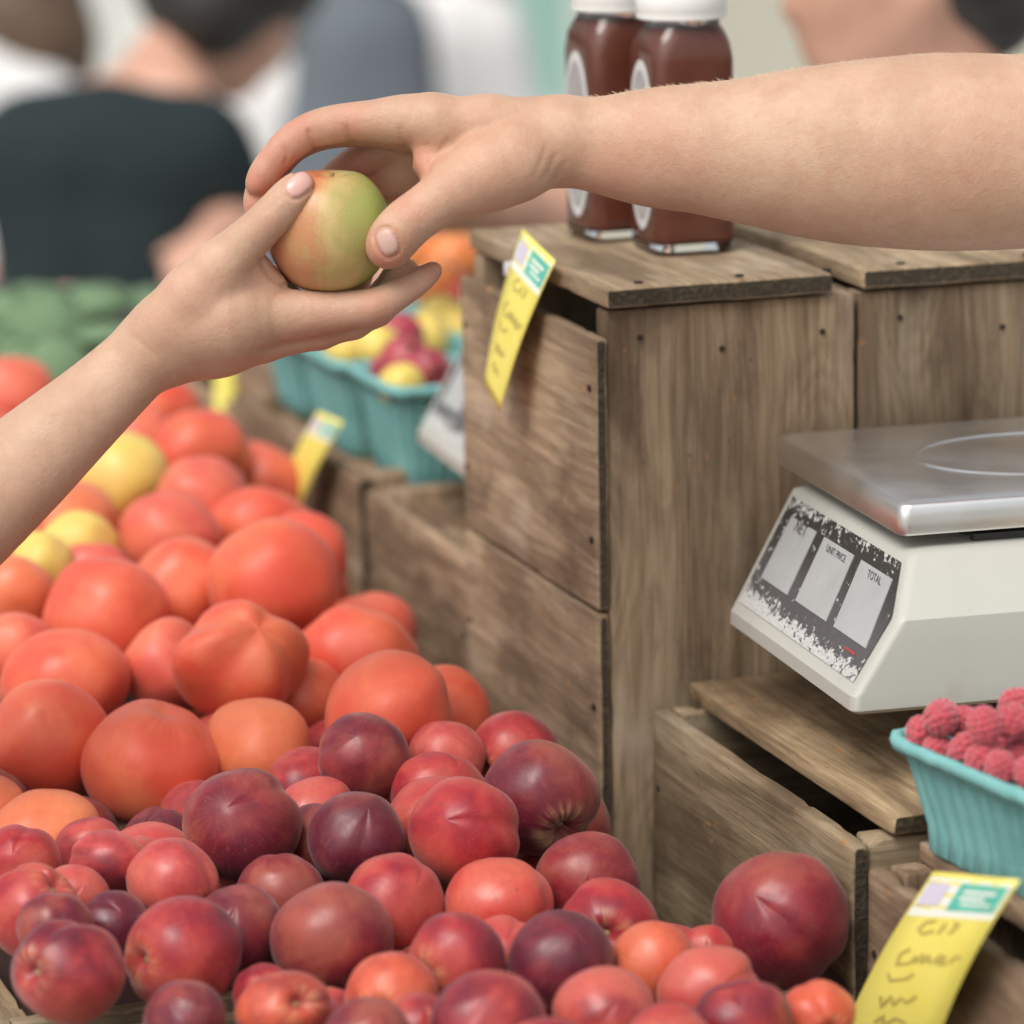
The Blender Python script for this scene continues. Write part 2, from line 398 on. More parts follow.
def lidded_crate(label, x0, x1, y0, y1, z0, z1, slot=.02, lidt=.012, lid_in=.018, tint=(1, 1, 1), lit_side_tint=None, splits=(1.,), front_vertical=True,
                 front_cols=1, group=None, cat='crate', flush=(False, False), lid_z=None, lid_over=(0, 0, 0, 0), side_top=None, sideb=.012, lid_tint=None, bottom=True):
    """crate lying closed: left side of planks, front board, lid with a gap on the left"""
    t = empty('wooden_crate', (x0, y0, z0), label, cat, group); o = (x0, y0, z0); th = sideb; fb = .02
    zt = side_top if side_top is not None else z1
    lz = lid_z if lid_z is not None else z1
    # left side planks
    a = Acc(); zz = z0; zs = [z0+(zt-z0)*q for q in splits]; ya = y0+fb+.0045 if flush[0] else y0
    for k, ze in enumerate(zs):
        a.plank((x0, ya, zz), (0, y1-ya, 0), (0, 0, ze-zz-.0025), (th, 0, 0), wob=.0016, c=.0022, seed=rnd.random())
        for fy in (.035, .965):
            for fz in (.25, .8): a.nail((x0, y0+(y1-y0)*fy, zz+(ze-zz)*fz), (-1, 0, 0), .0022)
        zz = ze
    a.build('side_panel', t, o, lit_side_tint or tint)
    a = Acc(); zz = z0
    yb = y0+fb+.0045 if flush[1] else y0
    a.plank((x1-th, yb, z0), (0, y1-yb, 0), (0, 0, z1-z0-.002), (th, 0, 0)); a.build('side_panel', t, o, tint)
    # front and back boards sit between the side panels
    for yy, nm in ((y0+.003, 'front_panel'), (y1-fb-.003, 'back_panel')):
        a = Acc(); xa, xb = x0+(0 if flush[0] and nm[0] == 'f' else th+.0008), x1-(0 if flush[1] and nm[0] == 'f' else th+.0008)
        for k in range(front_cols):
            p0 = xa+(xb-xa)*k/front_cols; p1 = xa+(xb-xa)*(k+1)/front_cols-.0012
            if front_vertical: a.plank((p0, yy, z0), (0, 0, z1-z0-.001), (p1-p0, 0, 0), (0, fb, 0), c=.0015, endg=False)
            else: a.plank((p0, yy, z0), (p1-p0, 0, 0), (0, 0, z1-z0-.001), (0, fb, 0), c=.0015, endg=False)
        if nm == 'front_panel':
            for fx, dz in ((.13, .019), (.455, .03), (.86, .024), (.5, .205), (.93, .37)):
                if dz < z1-z0: a.nail((xa+(xb-xa)*fx, yy, z1-dz), (0, -1, 0), .0019)
        a.build(nm, t, o, tint)
    # lid
    a = Acc(); l0, l1, l2, l3 = lid_over
    a.plank((x0+lid_in-l0, y0-l2, lz), (0, y1-y0+l2+l3, 0), (x1-x0-lid_in+l0+l1, 0, 0), (0, 0, lidt), wob=.0012, c=.0016)
    for fx in (.15, .55, .9): a.nail((x0+lid_in+(x1-x0-lid_in)*fx, y0+.012, lz+lidt), (0, 0, 1))
    a.build('lid', t, o, lid_tint or tint)
    if bottom:
        a = Acc(); a.plank((x0+th+.001, y0+fb+.004, z0), (0, y1-y0-2*fb-.008, 0), (x1-x0-2*th-.002, 0, 0), (0, 0, .01)); a.build('bottom_panel', t, o, tint)
    return t

XT, YF, ZL = .866, 2.439, 1.417
TABLE = .90
rawm = (1.0, .97, .92)
lidded_crate('tall weathered apple crate standing under the jam jars, wide crack down its corner', .858, 1.0365, YF, 2.715, TABLE, ZL-.0015, lidt=.0125,
    splits=(.645, 1.), side_top=ZL-.016, lid_in=.0085, sideb=.0085, lid_z=ZL, tint=(1.12, 1.06, .98), lit_side_tint=(1.42, 1.38, 1.30), lid_tint=(1.25, 1.22, 1.12), lid_over=(.001, -.018, .002, .001), group='tall standing crates', flush=(False, True))  # left side tinted lighter: light from the left put into its colour
lidded_crate('tall wooden crate right of the jam jar crate, mostly behind the scale', 1.0385, 1.26, YF+.002, 2.70, TABLE, ZL-.0015, lidt=.0125,
    splits=(.62, 1.), lid_in=0, lid_z=ZL, sideb=.0085, tint=(.93, .9, .85), lid_tint=(1.25, 1.22, 1.12), lid_over=(-.001, .0, .002, .001), group='tall standing crates', flush=(True, True))
lidded_crate('low wooden crate carrying the kitchen scale, plain grained side plank', .892, 1.24, 2.108, 2.434, TABLE, 1.160, lidt=.012,
    splits=(1.,), lid_in=.024, lid_z=1.1615, sideb=.011, tint=(1.02, 1.0, .9), lid_tint=(1.2, 1.12, .95), lid_over=(0, 0, .002, -.002), group='low lidded crates', front_vertical=False)
lidded_crate('low wooden crate under the raspberry punnet in the near right corner', .899, 1.22, 1.76, 2.103, TABLE, 1.148, lidt=.012,
    splits=(1.,), lid_in=.03, lid_z=1.1475, tint=(1.0, .9, .85), lid_over=(0, 0, 0, -.004), group='low lidded crates')
lidded_crate('low wooden crate behind the tall crate holding the front turquoise punnet', .861, 1.10, 2.722, 2.972, TABLE, 1.200, lidt=.012,
    splits=(1.,), lid_in=.028, lid_z=1.177, tint=(1.3, 1.2, 1.12), group='low lidded crates')
lidded_crate('low wooden crate beside the far red tomatoes under the rear punnet', .858, 1.10, 2.982, 3.36, TABLE, 1.207, lidt=.012,
    splits=(1.,), lid_in=.028, lid_z=1.177, tint=(1.25, 1.12, 1.04), group='low lidded crates')
lidded_crate('farthest low crate under the orange and yellow fruit', .862, 1.25, 3.37, 3.78, TABLE, 1.19, lidt=.012,
    splits=(1.,), lid_in=.02, lid_z=1.1915, tint=(1.1, .92, .84), group='low lidded crates')

board_tray('wooden tray holding the dark red nectarines in the middle of the stall', .437, .848, 2.255, 2.60, TABLE, 1.062, 1.060, 1.02, 1.05, (1.1, 1.08, .95))
board_tray('nearest wooden tray of nectarines at the bottom edge', .437, .850, 1.88, 2.243, TABLE, 1.03, 1.058, 1.01, 1.045, (1.1, 1.08, .95))
board_tray('long wooden tray heaped with tomatoes', .36, .850, 2.61, 3.42, TABLE, 1.062, 1.12, 1.05, 1.09, (1.05, .9, .8))

# ------------------------------------------------------------------ stall table and setting
t = empty('stall_table', (.85, 2.9, 0), 'long wooden market table under all the crates and trays', 'table')
a = Acc()
for k in range(9): a.plank((.30+k*.115, 1.62, TABLE-.032), (0, 2.9, 0), (.1135, 0, 0), (0, 0, .03))
a.build('table_top', t, (.85, 2.9, 0), (.9, .85, .8))
for lx in (.36, 1.24):
    for ly in (1.72, 4.4):
        a = Acc(); a.plank((lx, ly, 0), (0, 0, TABLE-.034), (.06, 0, 0), (0, .06, 0)); a.build('leg', t, (.85, 2.9, 0), (.8, .8, .75))
gm = N('paving', .9, spec=.2); _v = gm.obj()
gm.col(gm.mix(gm.noise(_v, 1.5, 6, .6), (.30, .29, .27), (.42, .41, .38))); gm.bump(gm.noise(_v, 40, 4), .4, .01)
me = mesh_from([(-80, -40, 0), (80, -40, 0), (80, 150, 0), (-80, 150, 0)], [(0, 1, 2, 3)], False)
tag(link('ground', me, gm.m), 'pale market pavement', None, None, 'structure')

# ------------------------------------------------------------------ SDF modelling
class Sdf:
    def __init__(s, lo, hi, res):
        s.lo = np.array(lo, float); s.res = res
        s.n = [int(math.ceil((hi[i]-lo[i])/res))+1 for i in range(3)]
        s.d = np.full(s.n, 60*res, np.float32)
        s.ax = [(s.lo[i]+np.arange(s.n[i])*res).astype(np.float32) for i in range(3)]
    def sub(s, lo, hi):
        sl = []
        for i in range(3):
            a = max(0, int((lo[i]-s.lo[i])/s.res)); b = min(s.n[i], int((hi[i]-s.lo[i])/s.res)+2)
            sl.append(slice(a, max(a, b)))
        return tuple(sl), [s.ax[i][sl[i]].reshape([-1 if j == i else 1 for j in range(3)]) for i in range(3)]
    def smin(s, sl, d, k):
        o = s.d[sl]; h = np.clip(.5+.5*(o-d)/k, 0, 1); s.d[sl] = o+(d-o)*h-k*h*(1-h)
    def cone(s, a, ra, b, rb, k=8, m=None, flat=1.0):
        """round cone a->b; flat scales thickness along the last axis"""
        a = np.array(a, float); b = np.array(b, float); pad = max(ra, rb)*max(1, flat)+k*1.5+s.res*3
        sl, (X, Y, Z) = s.sub(np.minimum(a, b)-pad, np.maximum(a, b)+pad)
        ab = b-a; L = float(ab@ab)+1e-9
        tt = np.clip(((X-a[0])*ab[0]+(Y-a[1])*ab[1]+(Z-a[2])*ab[2])/L, 0, 1)
        r = ra+(rb-ra)*tt
        d = np.sqrt((X-a[0]-tt*ab[0])**2+(Y-a[1]-tt*ab[1])**2+((Z-a[2]-tt*ab[2])/flat)**2)-r
        s.smin(sl, d.astype(np.float32), k)
    def chain(s, pts, k=8, flat=1.0):
        for p, q in zip(pts[:-1], pts[1:]): s.cone(p[:3], p[3], q[:3], q[3], k, flat=flat)
    def spline(s, pts, k=4, flat=1.0, m=5):
        A = np.array(pts, float); A = np.vstack([2*A[0]-A[1], A, 2*A[-1]-A[-2]]); out = []
        for i in range(1, len(A)-2):
            for j in range(m):
                t = j/m; out.append(.5*(2*A[i]+(A[i+1]-A[i-1])*t+(2*A[i-1]-5*A[i]+4*A[i+1]-A[i+2])*t*t+(-A[i-1]+3*A[i]-3*A[i+1]+A[i+2])*t**3))
        out.append(A[-2]); s.chain(out, k, flat)
    def groove(s, pts, amp, w, zmin):
        """crease of depth amp along a polyline in x,y on the +z side"""
        P2 = np.array(pts, float); pad = w*4
        lo = P2.min(0)-pad; hi = P2.max(0)+pad
        sl, (X, Y, Z) = s.sub((lo[0], lo[1], zmin), (hi[0], hi[1], s.ax[2][-1]))
        best = None
        for a, b in zip(P2[:-1], P2[1:]):
            ab = b-a; tt = np.clip(((X-a[0])*ab[0]+(Y-a[1])*ab[1])/(ab@ab+1e-9), 0, 1)
            dd = (X-a[0]-tt*ab[0])**2+(Y-a[1]-tt*ab[1])**2
            best = dd if best is None else np.minimum(best, dd)
        s.d[sl] += (amp*np.exp(-best/(w*w))*np.ones_like(Z)).astype(np.float32)
    def bump(s, c, amp, w):
        sl, (X, Y, Z) = s.sub(np.array(c)-w*2.5, np.array(c)+w*2.5)
        s.d[sl] -= (amp*np.exp(-((X-c[0])**2+(Y-c[1])**2+(Z-c[2])**2)/(w*w))).astype(np.float32)
    def at(s, p):
        q = (np.array(p)-s.lo)/s.res; i = np.clip(q.astype(int), 0, np.array(s.n)-2); f = q-i; r = 0
        for dx in (0, 1):
            for dy in (0, 1):
                for dz in (0, 1):
                    r += s.d[i[0]+dx, i[1]+dy, i[2]+dz]*(f[0] if dx else 1-f[0])*(f[1] if dy else 1-f[1])*(f[2] if dz else 1-f[2])
        return r
    def front(s, x, y, z1, z0):
        z = z1
        while z > z0:
            d = s.at((x, y, z))
            if d < .05: return z
            z -= min(1.2, max(.2, d*.6))
        return z
    def mesh(s):
        d = s.d; ins = d < 0; nx, ny, nz = d.shape
        cnt = np.zeros((nx-1, ny-1, nz-1), np.uint8); 
        for a in (0, 1):
            for b in (0, 1):
                for c in (0, 1): cnt += ins[a:nx-1+a, b:ny-1+b, c:nz-1+c]
        act = (cnt > 0) & (cnt < 8); ijk = np.argwhere(act)
        idx = -np.ones(act.shape, np.int64); idx[act] = np.arange(len(ijk))
        acc = np.zeros((len(ijk), 3)); num = np.zeros(len(ijk))
        cor = [(a, b, c) for a in (0, 1) for b in (0, 1) for c in (0, 1)]
        I, J, K = ijk.T
        for p in cor:
            for ax in range(3):
                if p[ax]: continue
                q = list(p); q[ax] = 1
                v0 = d[I+p[0], J+p[1], K+p[2]]; v1 = d[I+q[0], J+q[1], K+q[2]]
                m = (v0 < 0) != (v1 < 0); tt = np.where(m, v0/np.where(m, v0-v1, 1), 0)
                pt = np.tile(np.array(p, float), (len(ijk), 1)); pt[:, ax] += tt
                acc[m] += pt[m]; num[m] += 1
        V = (ijk+acc/num[:, None])*s.res+s.lo
        Q = []
        for ax in range(3):
            sh = [nx, ny, nz]; a0 = [slice(1, n-1) for n in sh]; a0[ax] = slice(0, sh[ax]-1)
            b0 = list(a0); b0[ax] = slice(1, sh[ax])
            v0 = ins[tuple(a0)]; v1 = ins[tuple(b0)]; e = np.argwhere(v0 != v1)
            off = np.array([1, 1, 1]); off[ax] = 0; g = e+off
            u, w = (ax+1) % 3, (ax+2) % 3
            def cell(du, dw): h = g.copy(); h[:, u] -= du; h[:, w] -= dw; return idx[h[:, 0], h[:, 1], h[:, 2]]
            q = np.stack([cell(1, 1), cell(0, 1), cell(0, 0), cell(1, 0)], 1)
            inside_first = v0[tuple(e.T)]
            q[~inside_first] = q[~inside_first][:, ::-1]; Q.append(q)
        Q = np.concatenate(Q)
        # one round of light smoothing
        for _ in range(2):
            sm = np.zeros_like(V); c2 = np.zeros(len(V))
            for a, b in ((0, 1), (1, 2), (2, 3), (3, 0)):
                np.add.at(sm, Q[:, a], V[Q[:, b]]); np.add.at(c2, Q[:, a], 1)
                np.add.at(sm, Q[:, b], V[Q[:, a]]); np.add.at(c2, Q[:, b], 1)
            V = V*.5+.5*sm/np.maximum(c2, 1)[:, None]
        return V, Q

# hands are modelled in a local frame: x right, y down, z towards the viewer, 1 unit = .588 mm at the apple
ZA = 2.47; U1 = ZA/F
def hand_world(V):
    V = np.atleast_2d(V)
    return CC + ZA*CF + CR*((V[:, 0:1]-512)*U1) - CU*((V[:, 1:2]-512)*U1) - CF*(V[:, 2:3]*U1)
def hand_object(sd, label, origin, skin, flush):
    V, Q = sd.mesh()
    W = hand_world(V); o = hand_world(np.array(origin))[0]
    fl = np.zeros(len(V))
    for (x, y, z, r, a) in flush: fl = np.maximum(fl, a*np.exp(-((V[:, 0]-x)**2+(V[:, 1]-y)**2+((V[:, 2]-z)*.7)**2)/(r*r)))
    Q = Q[:, ::-1]
    me = mesh_np(W-o, Q)
    at = me.attributes.new('flush', 'FLOAT', 'POINT'); at.data.foreach_set('value', fl.astype(np.float32))
    ob = link('person', me, skin, None, o); tag(ob, label, 'person'); return ob
def nail_mesh(sd, c, ang, la, lb, parent, curl=1.0, z1=95, mat=None):
    """finger nail: rounded plate laid on the finger. la half length, lb half width, ang = direction to the tip (deg, y down)"""
    ca, sa = math.cos(R(ang)), math.sin(R(ang)); rings = 7; seg = 28; V = []; Fc = []
    for i in range(rings+1):
        q = i/rings
        for k in range(seg):
            a = k*math.tau/seg; e = .72
            u = la*q*math.copysign(abs(math.cos(a))**e, math.cos(a)); v = lb*q*math.copysign(abs(math.sin(a))**e, math.sin(a))
            x, y = c[0]+u*ca-v*sa, c[1]+u*sa+v*ca
            z = sd.front(x, y, z1, -40)
            lift = .6-.25*q*q if q < .97 else -.6
            if u > la*.7: lift += .5*curl*(u/la-.7)*2
            V.append((x, y, z+lift))
    for i in range(rings):
        for k in range(seg): Fc.append((i*seg+k, i*seg+(k+1) % seg, (i+1)*seg+(k+1) % seg, (i+1)*seg+k))
    o = np.array(parent.location)
    me = mesh_from(hand_world(np.array(V))-o, Fc); return link('fingernail', me, mat or NAILM, parent)
def nail_groove(sd, c, ang, la, lb, zmin):
    ca, sa = math.cos(R(ang)), math.sin(R(ang)); pts = []
    for k in range(25):
        a = k*math.tau/24; e = .72
        if False: continue
        u = la*1.1*math.copysign(abs(math.cos(a))**e, math.cos(a)); v = lb*1.1*math.copysign(abs(math.sin(a))**e, math.sin(a))
        pts.append((c[0]+u*ca-v*sa, c[1]+u*sa+v*ca))
    sd.groove(pts, 2.4, 1.5, zmin)

# --- vendor's arm, reaching in from the right
sd = Sdf((228, 30, -150), (1330, 300, 130), 1.9)
arm = [(560, 141, 0, 42), (600, 145, 0, 47), (650, 147.5, 0, 58), (700, 148.5, 0, 64), (750, 151, 0, 72), (800, 152, 0, 82), (850, 153, 0, 90),
       (900, 152.5, 0, 95), (944, 152, 0, 97.5), (1000, 152, 0, 96.5), (1080, 152, 0, 93), (1170, 158, -5, 92), (1230, 162, -12, 90)]
sd.spline(arm, 3, .86, 6)
# back of the hand: metacarpals
sd.chain([(560, 139, 2, 41), (490, 126, 8, 28.5), (432, 122, 10, 25.5), (402, 121, 8, 25)], 14)
sd.chain([(556, 141, -12, 40), (480, 124, -22, 28), (412, 126, -24, 25)], 14)
sd.chain([(556, 143, -22, 36), (480, 130, -48, 27), (415, 136, -54, 24)], 14)
sd.chain([(556, 145, -26, 34), (485, 140, -70, 25), (425, 152, -80, 22)], 14)
# index finger over the apple
sd.spline([(440, 121, 8, 26), (405, 121, 8, 25.5), (375, 121.5, 8, 20.8), (349, 122.5, 6, 18.8), (328, 126, 5, 18.6), (309, 131.5, 3, 17.6), (292, 142, 2, 17.3), (277, 157, 2, 16.2), (264, 174, 1, 15), (257.5, 184, 1, 12.2)], 1.5)
# middle finger behind it
sd.spline([(412, 126, -24, 24), (372, 125, -30, 19), (325, 127, -34, 18), (290, 142, -30, 17.5), (268, 172, -20, 16), (259, 196, -14, 14.5), (256.5, 210, -12, 11.5)], 4)
# ring and little finger curling behind the apple
sd.chain([(425, 152, -52, 24), (398, 170, -66, 22), (372, 182, -76, 20)], 10)
sd.spline([(415, 136, -54, 24), (385, 146, -60, 21), (356, 158, -64, 19), (328, 178, -72, 17), (300, 204, -74, 14), (288, 226, -68, 12)], 2)
sd.chain([(425, 152, -80, 22), (400, 184, -84, 17), (368, 204, -86, 16), (342, 218, -84, 14), (325, 235, -78, 12)], 5)
# thenar mass, web and thumb
sd.chain([(548, 152, 10, 34), (515, 164, 22, 38), (488, 176, 30, 36.5), (462, 189, 36, 31), (440, 203, 42, 25.5)], 12)
sd.chain([(436, 146, 6, 24), (428, 166, 14, 13), (448, 187, 30, 20)], 14)
sd.spline([(462, 189, 38, 30), (440, 203, 42, 25.5), (424, 214.5, 45, 24.3), (408, 227, 46, 24.8), (396, 240, 45, 24.6), (389.5, 249, 43, 22.8)], 2)
sd.bump((412, 221, 66), 1.5, 12); sd.bump((548, 108, 20), 1.6, 16)
for q in ((470, 150), (505, 140)): sd.bump((q[0], q[1], 42), 1.0, 16)
# creases
sd.groove([(310, 133), (311.5, 140), (315, 148)], 2.6, 2.2, -10); sd.groove([(348, 130), (350, 138), (353, 144)], 2.2, 2.4, -10)
sd.groove([(285, 150), (288, 156), (287, 163)], 2.0, 2.0, -10)
sd.groove([(401, 132), (402, 141), (408, 152), (413, 164), (418, 180)], 1.6, 3.0, -10)
sd.groove([(428, 148), (431, 160), (430, 174)], 1.2, 2.8, 0)
sd.groove([(448, 143), (440, 155), (431, 166)], 1.4, 3.0, 0)
for dx in (0, 5, 11): sd.groove([(398+dx*1.1, 205+dx*.2), (410+dx, 209+dx*.3), (420+dx, 218+dx*.3), (424+dx, 229)], .9-dx*.03, 1.5, 20)
for k in range(3): sd.groove([(546+k*9, 150+k*8), (540+k*9, 168+k*5), (533+k*9, 182+k*2)], .8, 2.4, 5)
n1 = ((388.5, 246), 112, 14.5, 9.8)
n1 = ((389.5, 245), 128, 14.5, 10.6)
n1 = ((389, 246.5), 128-66, 13.5, 9.8)
nail_groove(sd, *n1, 25)
sd.d += 0
fl = [(388, 256, 60, 24, .9), (256, 185, 12, 20, .9), (257, 208, -5, 18, .9), (300, 130, 10, 26, .75), (350, 125, 20, 26, .6), (410, 215, 60, 20, .55), (420, 165, 25, 25, .7),
      (350, 180, -50, 40, 1.), (620, 170, 40, 40, .35), (650, 145, 50, 45, .25), (280, 160, 10, 26, .8), (480, 150, 40, 50, .2)]
va = hand_object(sd, 'bare forearm and hand from the right lowering the apple with curled fingers', (900, 152, 0), SKIN1, fl)
nail_mesh(sd, *n1, va, mat=NAILV)
sd_v = sd

# --- customer's arm, reaching up from the lower left
sd = Sdf((-330, 130, -110), (470, 860, 120), 1.9)
sd.spline([(-290, 735, -10, 70), (-200, 660, -8, 70), (-100, 575, -5, 64), (0, 487, 0, 54), (50, 442, 0, 47.5), (100, 397, 0, 40.5), (140, 360, 0, 37), (165, 341, 0, 38.5)], 3, .88)
sd.chain([(160, 344, 2, 38), (195, 325, 4, 42), (232, 318, 6, 44), (262, 315, 6, 30)], 16)
sd.chain([(165, 346, -8, 36), (215, 334, -16, 41), (258, 332, -22, 31)], 14)
sd.chain([(165, 348, -16, 32), (215, 336, -38, 32), (255, 330, -48, 27)], 14)
sd.chain([(165, 348, -18, 30), (210, 334, -55, 27), (250, 326, -70, 23)], 14)
# thumb
sd.chain([(168, 325, 14, 33), (196, 296, 24, 30), (222, 270, 32, 26), (243, 249.5, 38, 22.6)], 12)
sd.spline([(222, 270, 32, 26), (243, 249.5, 38, 22.6), (262, 232, 44, 20.4), (280, 214.5, 48, 19.6), (292, 201, 49, 18.6), (302, 190.5, 48, 16)], 2)
sd.chain([(222, 285, 28, 22), (250, 279, 16, 16), (266, 296, 8, 18)], 12)
sd.chain([(228, 268, 14, 20), (252, 272, 2, 17), (268, 288, -6, 17)], 14)
sd.chain([(240, 260, 32, 17), (258, 269, 22, 12.5), (272, 286, 12, 15)], 8)
sd.chain([(200, 315, -6, 34), (240, 296, -20, 28), (262, 290, -28, 26), (300, 312, -34, 18)], 14)
# index
sd.spline([(262, 315, 6, 29), (296, 315, 8, 24.5), (330, 313, 9, 20.5), (358, 310, 9, 19), (376, 307, 9, 18.4), (394, 297, 8, 15.2), (411, 286.5, 6, 13.6), (424, 278, 4, 11.6), (433.5, 270.5, 3, 8.8)], 2)
# middle, ring, little finger cradling from behind
sd.chain([(258, 332, -22, 29), (318, 328, -20, 20.5), (352, 320, -20, 18), (376, 308, -22, 17), (400, 288, -14, 17), (404, 273, -8, 16)], 6)
sd.chain([(255, 330, -48, 27), (315, 328, -54, 19), (355, 316, -56, 17), (382, 292, -54, 14.5), (392, 272, -50, 12)], 6)
sd.chain([(250, 326, -70, 23), (300, 322, -82, 16.5), (332, 308, -84, 15), (352, 288, -82, 13), (360, 270, -78, 11)], 6)
sd.bump((375, 309, 26), 1.8, 10)
sd.groove([(262, 262), (267, 273), (274, 281), (284, 287)], 3.2, 2.4, 0)
sd.groove([(357, 330), (330, 339), (290, 345), (255, 352)], 1.6, 2.6, -15)
for dx in (0, 5, 10): sd.groove([(266+dx, 216-dx), (275+dx, 214-dx), (284+dx, 220-dx), (288+dx, 228-dx)], .8, 1.4, 25)
for k in range(3): sd.groove([(366+k*8, 300-k), (371+k*8, 308-k*2), (374+k*8, 318-k*3)], .7, 1.6, 10)
sd.groove([(140, 340), (160, 358), (176, 380)], .8, 3., 5)
n2 = ((302.5, 188.5), -42, 15.5, 10.8)
nail_groove(sd, *n2, 30)
fl = [(304, 190, 62, 22, .55), (270, 225, 60, 24, .3), (434, 270, 6, 16, .9), (378, 308, 20, 20, .65), (268, 280, 15, 24, .55), (320, 340, 0, 40, .5), (410, 285, 12, 18, .4), (205, 300, 50, 50, .25)]
ca = hand_object(sd, 'bare forearm and open hand from the lower left, thumb and fingers cupping the apple', (0, 487, 0), SKIN2, fl)
nail_mesh(sd, *n2, ca)
# tip nail of the index finger seen edge-on
sd_c = sd

# fine hairs along the top of the vendor's forearm (one part)
hairm = plain('blond_hair', (.80, .66, .46), .5)
hv, hf = [], []; rr = random.Random(3)
for k in range(620):
    x = rr.uniform(590, 1060); a = rr.gauss(0, .28)
    cy, rad = np.interp(x, [q[0] for q in arm], [q[1] for q in arm]), np.interp(x, [q[0] for q in arm], [q[3] for q in arm])
    p = np.array([x, cy-rad*math.cos(a)*.985, rad*.86*math.sin(a)*.985]); nrm = np.array([0, -math.cos(a), math.sin(a)])
    ln = rr.uniform(5, 10); dirv = nrm*.55+np.array([-1, 0, 0])*rr.uniform(.6, 1.2)+np.array([0, 0, rr.uniform(-.4, .4)])
    dirv /= np.linalg.norm(dirv); w = .30; b = len(hv); q1 = p+dirv*ln*.5+nrm*.6; q2 = p+dirv*ln
    for q, ww in ((p, w), (q1, w*.8)): hv += [q+np.array([0, ww, 0]), q+np.array([0, -ww*.5, ww]), q+np.array([0, -ww*.5, -ww])]
    hv.append(q2)
    for i in range(3): j = (i+1) % 3; hf += [(b+i, b+j, b+3+j), (b+i, b+3+j, b+3+i), (b+3+i, b+3+j, b+6)]
me = mesh_from(hand_world(np.array(hv))-np.array(va.location), hf); o = link('arm_hair', me, hairm, va); o['kind'] = 'stuff'

# ------------------------------------------------------------------ fruit meshes
def fruit_mesh(kind, seed, deep=None):
    rr = random.Random(seed); nu, nv = 64, 40; V = []; Fc = []
    lob = rr.choice([4, 5, 6]); ph = rr.random()*6
    sharp = deep if deep is not None else rr.uniform(.02, .06)
    asym = rr.uniform(-.05, .05)
    for j in range(nv+1):
        th = math.pi*j/nv
        for i in range(nu):
            p = math.tau*i/nu; r = 1.
            n = noise.noise(Vector((math.sin(th)*math.cos(p)*1.3+seed, math.sin(th)*math.sin(p)*1.3, math.cos(th)*1.3)))*.055
            z = math.cos(th); rr_ = math.sin(th)
            top = math.exp(-(th/.30)**2); bot = math.exp(-((math.pi-th)/.3)**2)
            if kind == 'nectarine':
                r = 1+n; dp = (p+math.pi) % math.tau-math.pi
                sut = math.exp(-(dp/.16)**2)*math.sin(th)**.5
                r -= sharp*sut; r += .03*math.exp(-((abs(dp)-.45)/.25)**2)*math.sin(th)
                r += asym*math.cos(p)*math.sin(th)
                r -= .30*math.exp(-(th/.23)**2); r += .02*math.exp(-((math.pi-th)/.2)**2)
                z *= .97
            elif kind == 'apple':
                r = 1+n*.5; r -= .26*top+.16*bot; rr_ *= 1+.03*z; r += .012*math.cos(5*p)*bot
            else:
                L = (math.cos(lob*p+ph)*.5+.5)
                amp = .05 if deep is None else deep
                r = 1+n*1.2-amp*L*(math.sin(th)**1.2)*(.55+.45*math.cos(th)) - .16*top-.05*bot
                z *= .92
            V.append((r*rr_*math.cos(p), r*rr_*math.sin(p), r*z))
    for j in range(nv):
        for i in range(nu): Fc.append((j*nu+i, (j+1)*nu+i, (j+1)*nu+(i+1) % nu, j*nu+(i+1) % nu))
    return mesh_from(V, Fc)
def stem_mesh(seed, r=.11):
    rr = random.Random(seed); V = []; Fc = []; n = 9
    for j, (z, q) in enumerate(((0, r*.9), (.03, r), (.06, r*.75), (.10, r*.4), (.11, .0))):
        for i in range(n):
            a = i*math.tau/n; k = q*(1+rr.uniform(-.25, .25)); V.append((k*math.cos(a), k*math.sin(a), z+rr.uniform(-.01, .01)))
    for j in range(4):
        for i in range(n): Fc.append((j*n+i, j*n+(i+1) % n, (j+1)*n+(i+1) % n, (j+1)*n+i))
    return mesh_from(V, Fc)
NM = [fruit_mesh('nectarine', k) for k in range(6)] + [fruit_mesh('nectarine', 11, .16)]
TM = [fruit_mesh('tomato', k) for k in range(20, 25)] + [fruit_mesh('tomato', 31, .30)]
for q in NM: q.materials.append(NECT)
for q in TM: q.materials.append(TOMA)
SM = stem_mesh(1, .10); SM.materials.append(STEMC)
DR, RD, OR, PK = (.23, .010, .020), (.41, .020, .028), (.60, .090, .042), (.50, .058, .055)
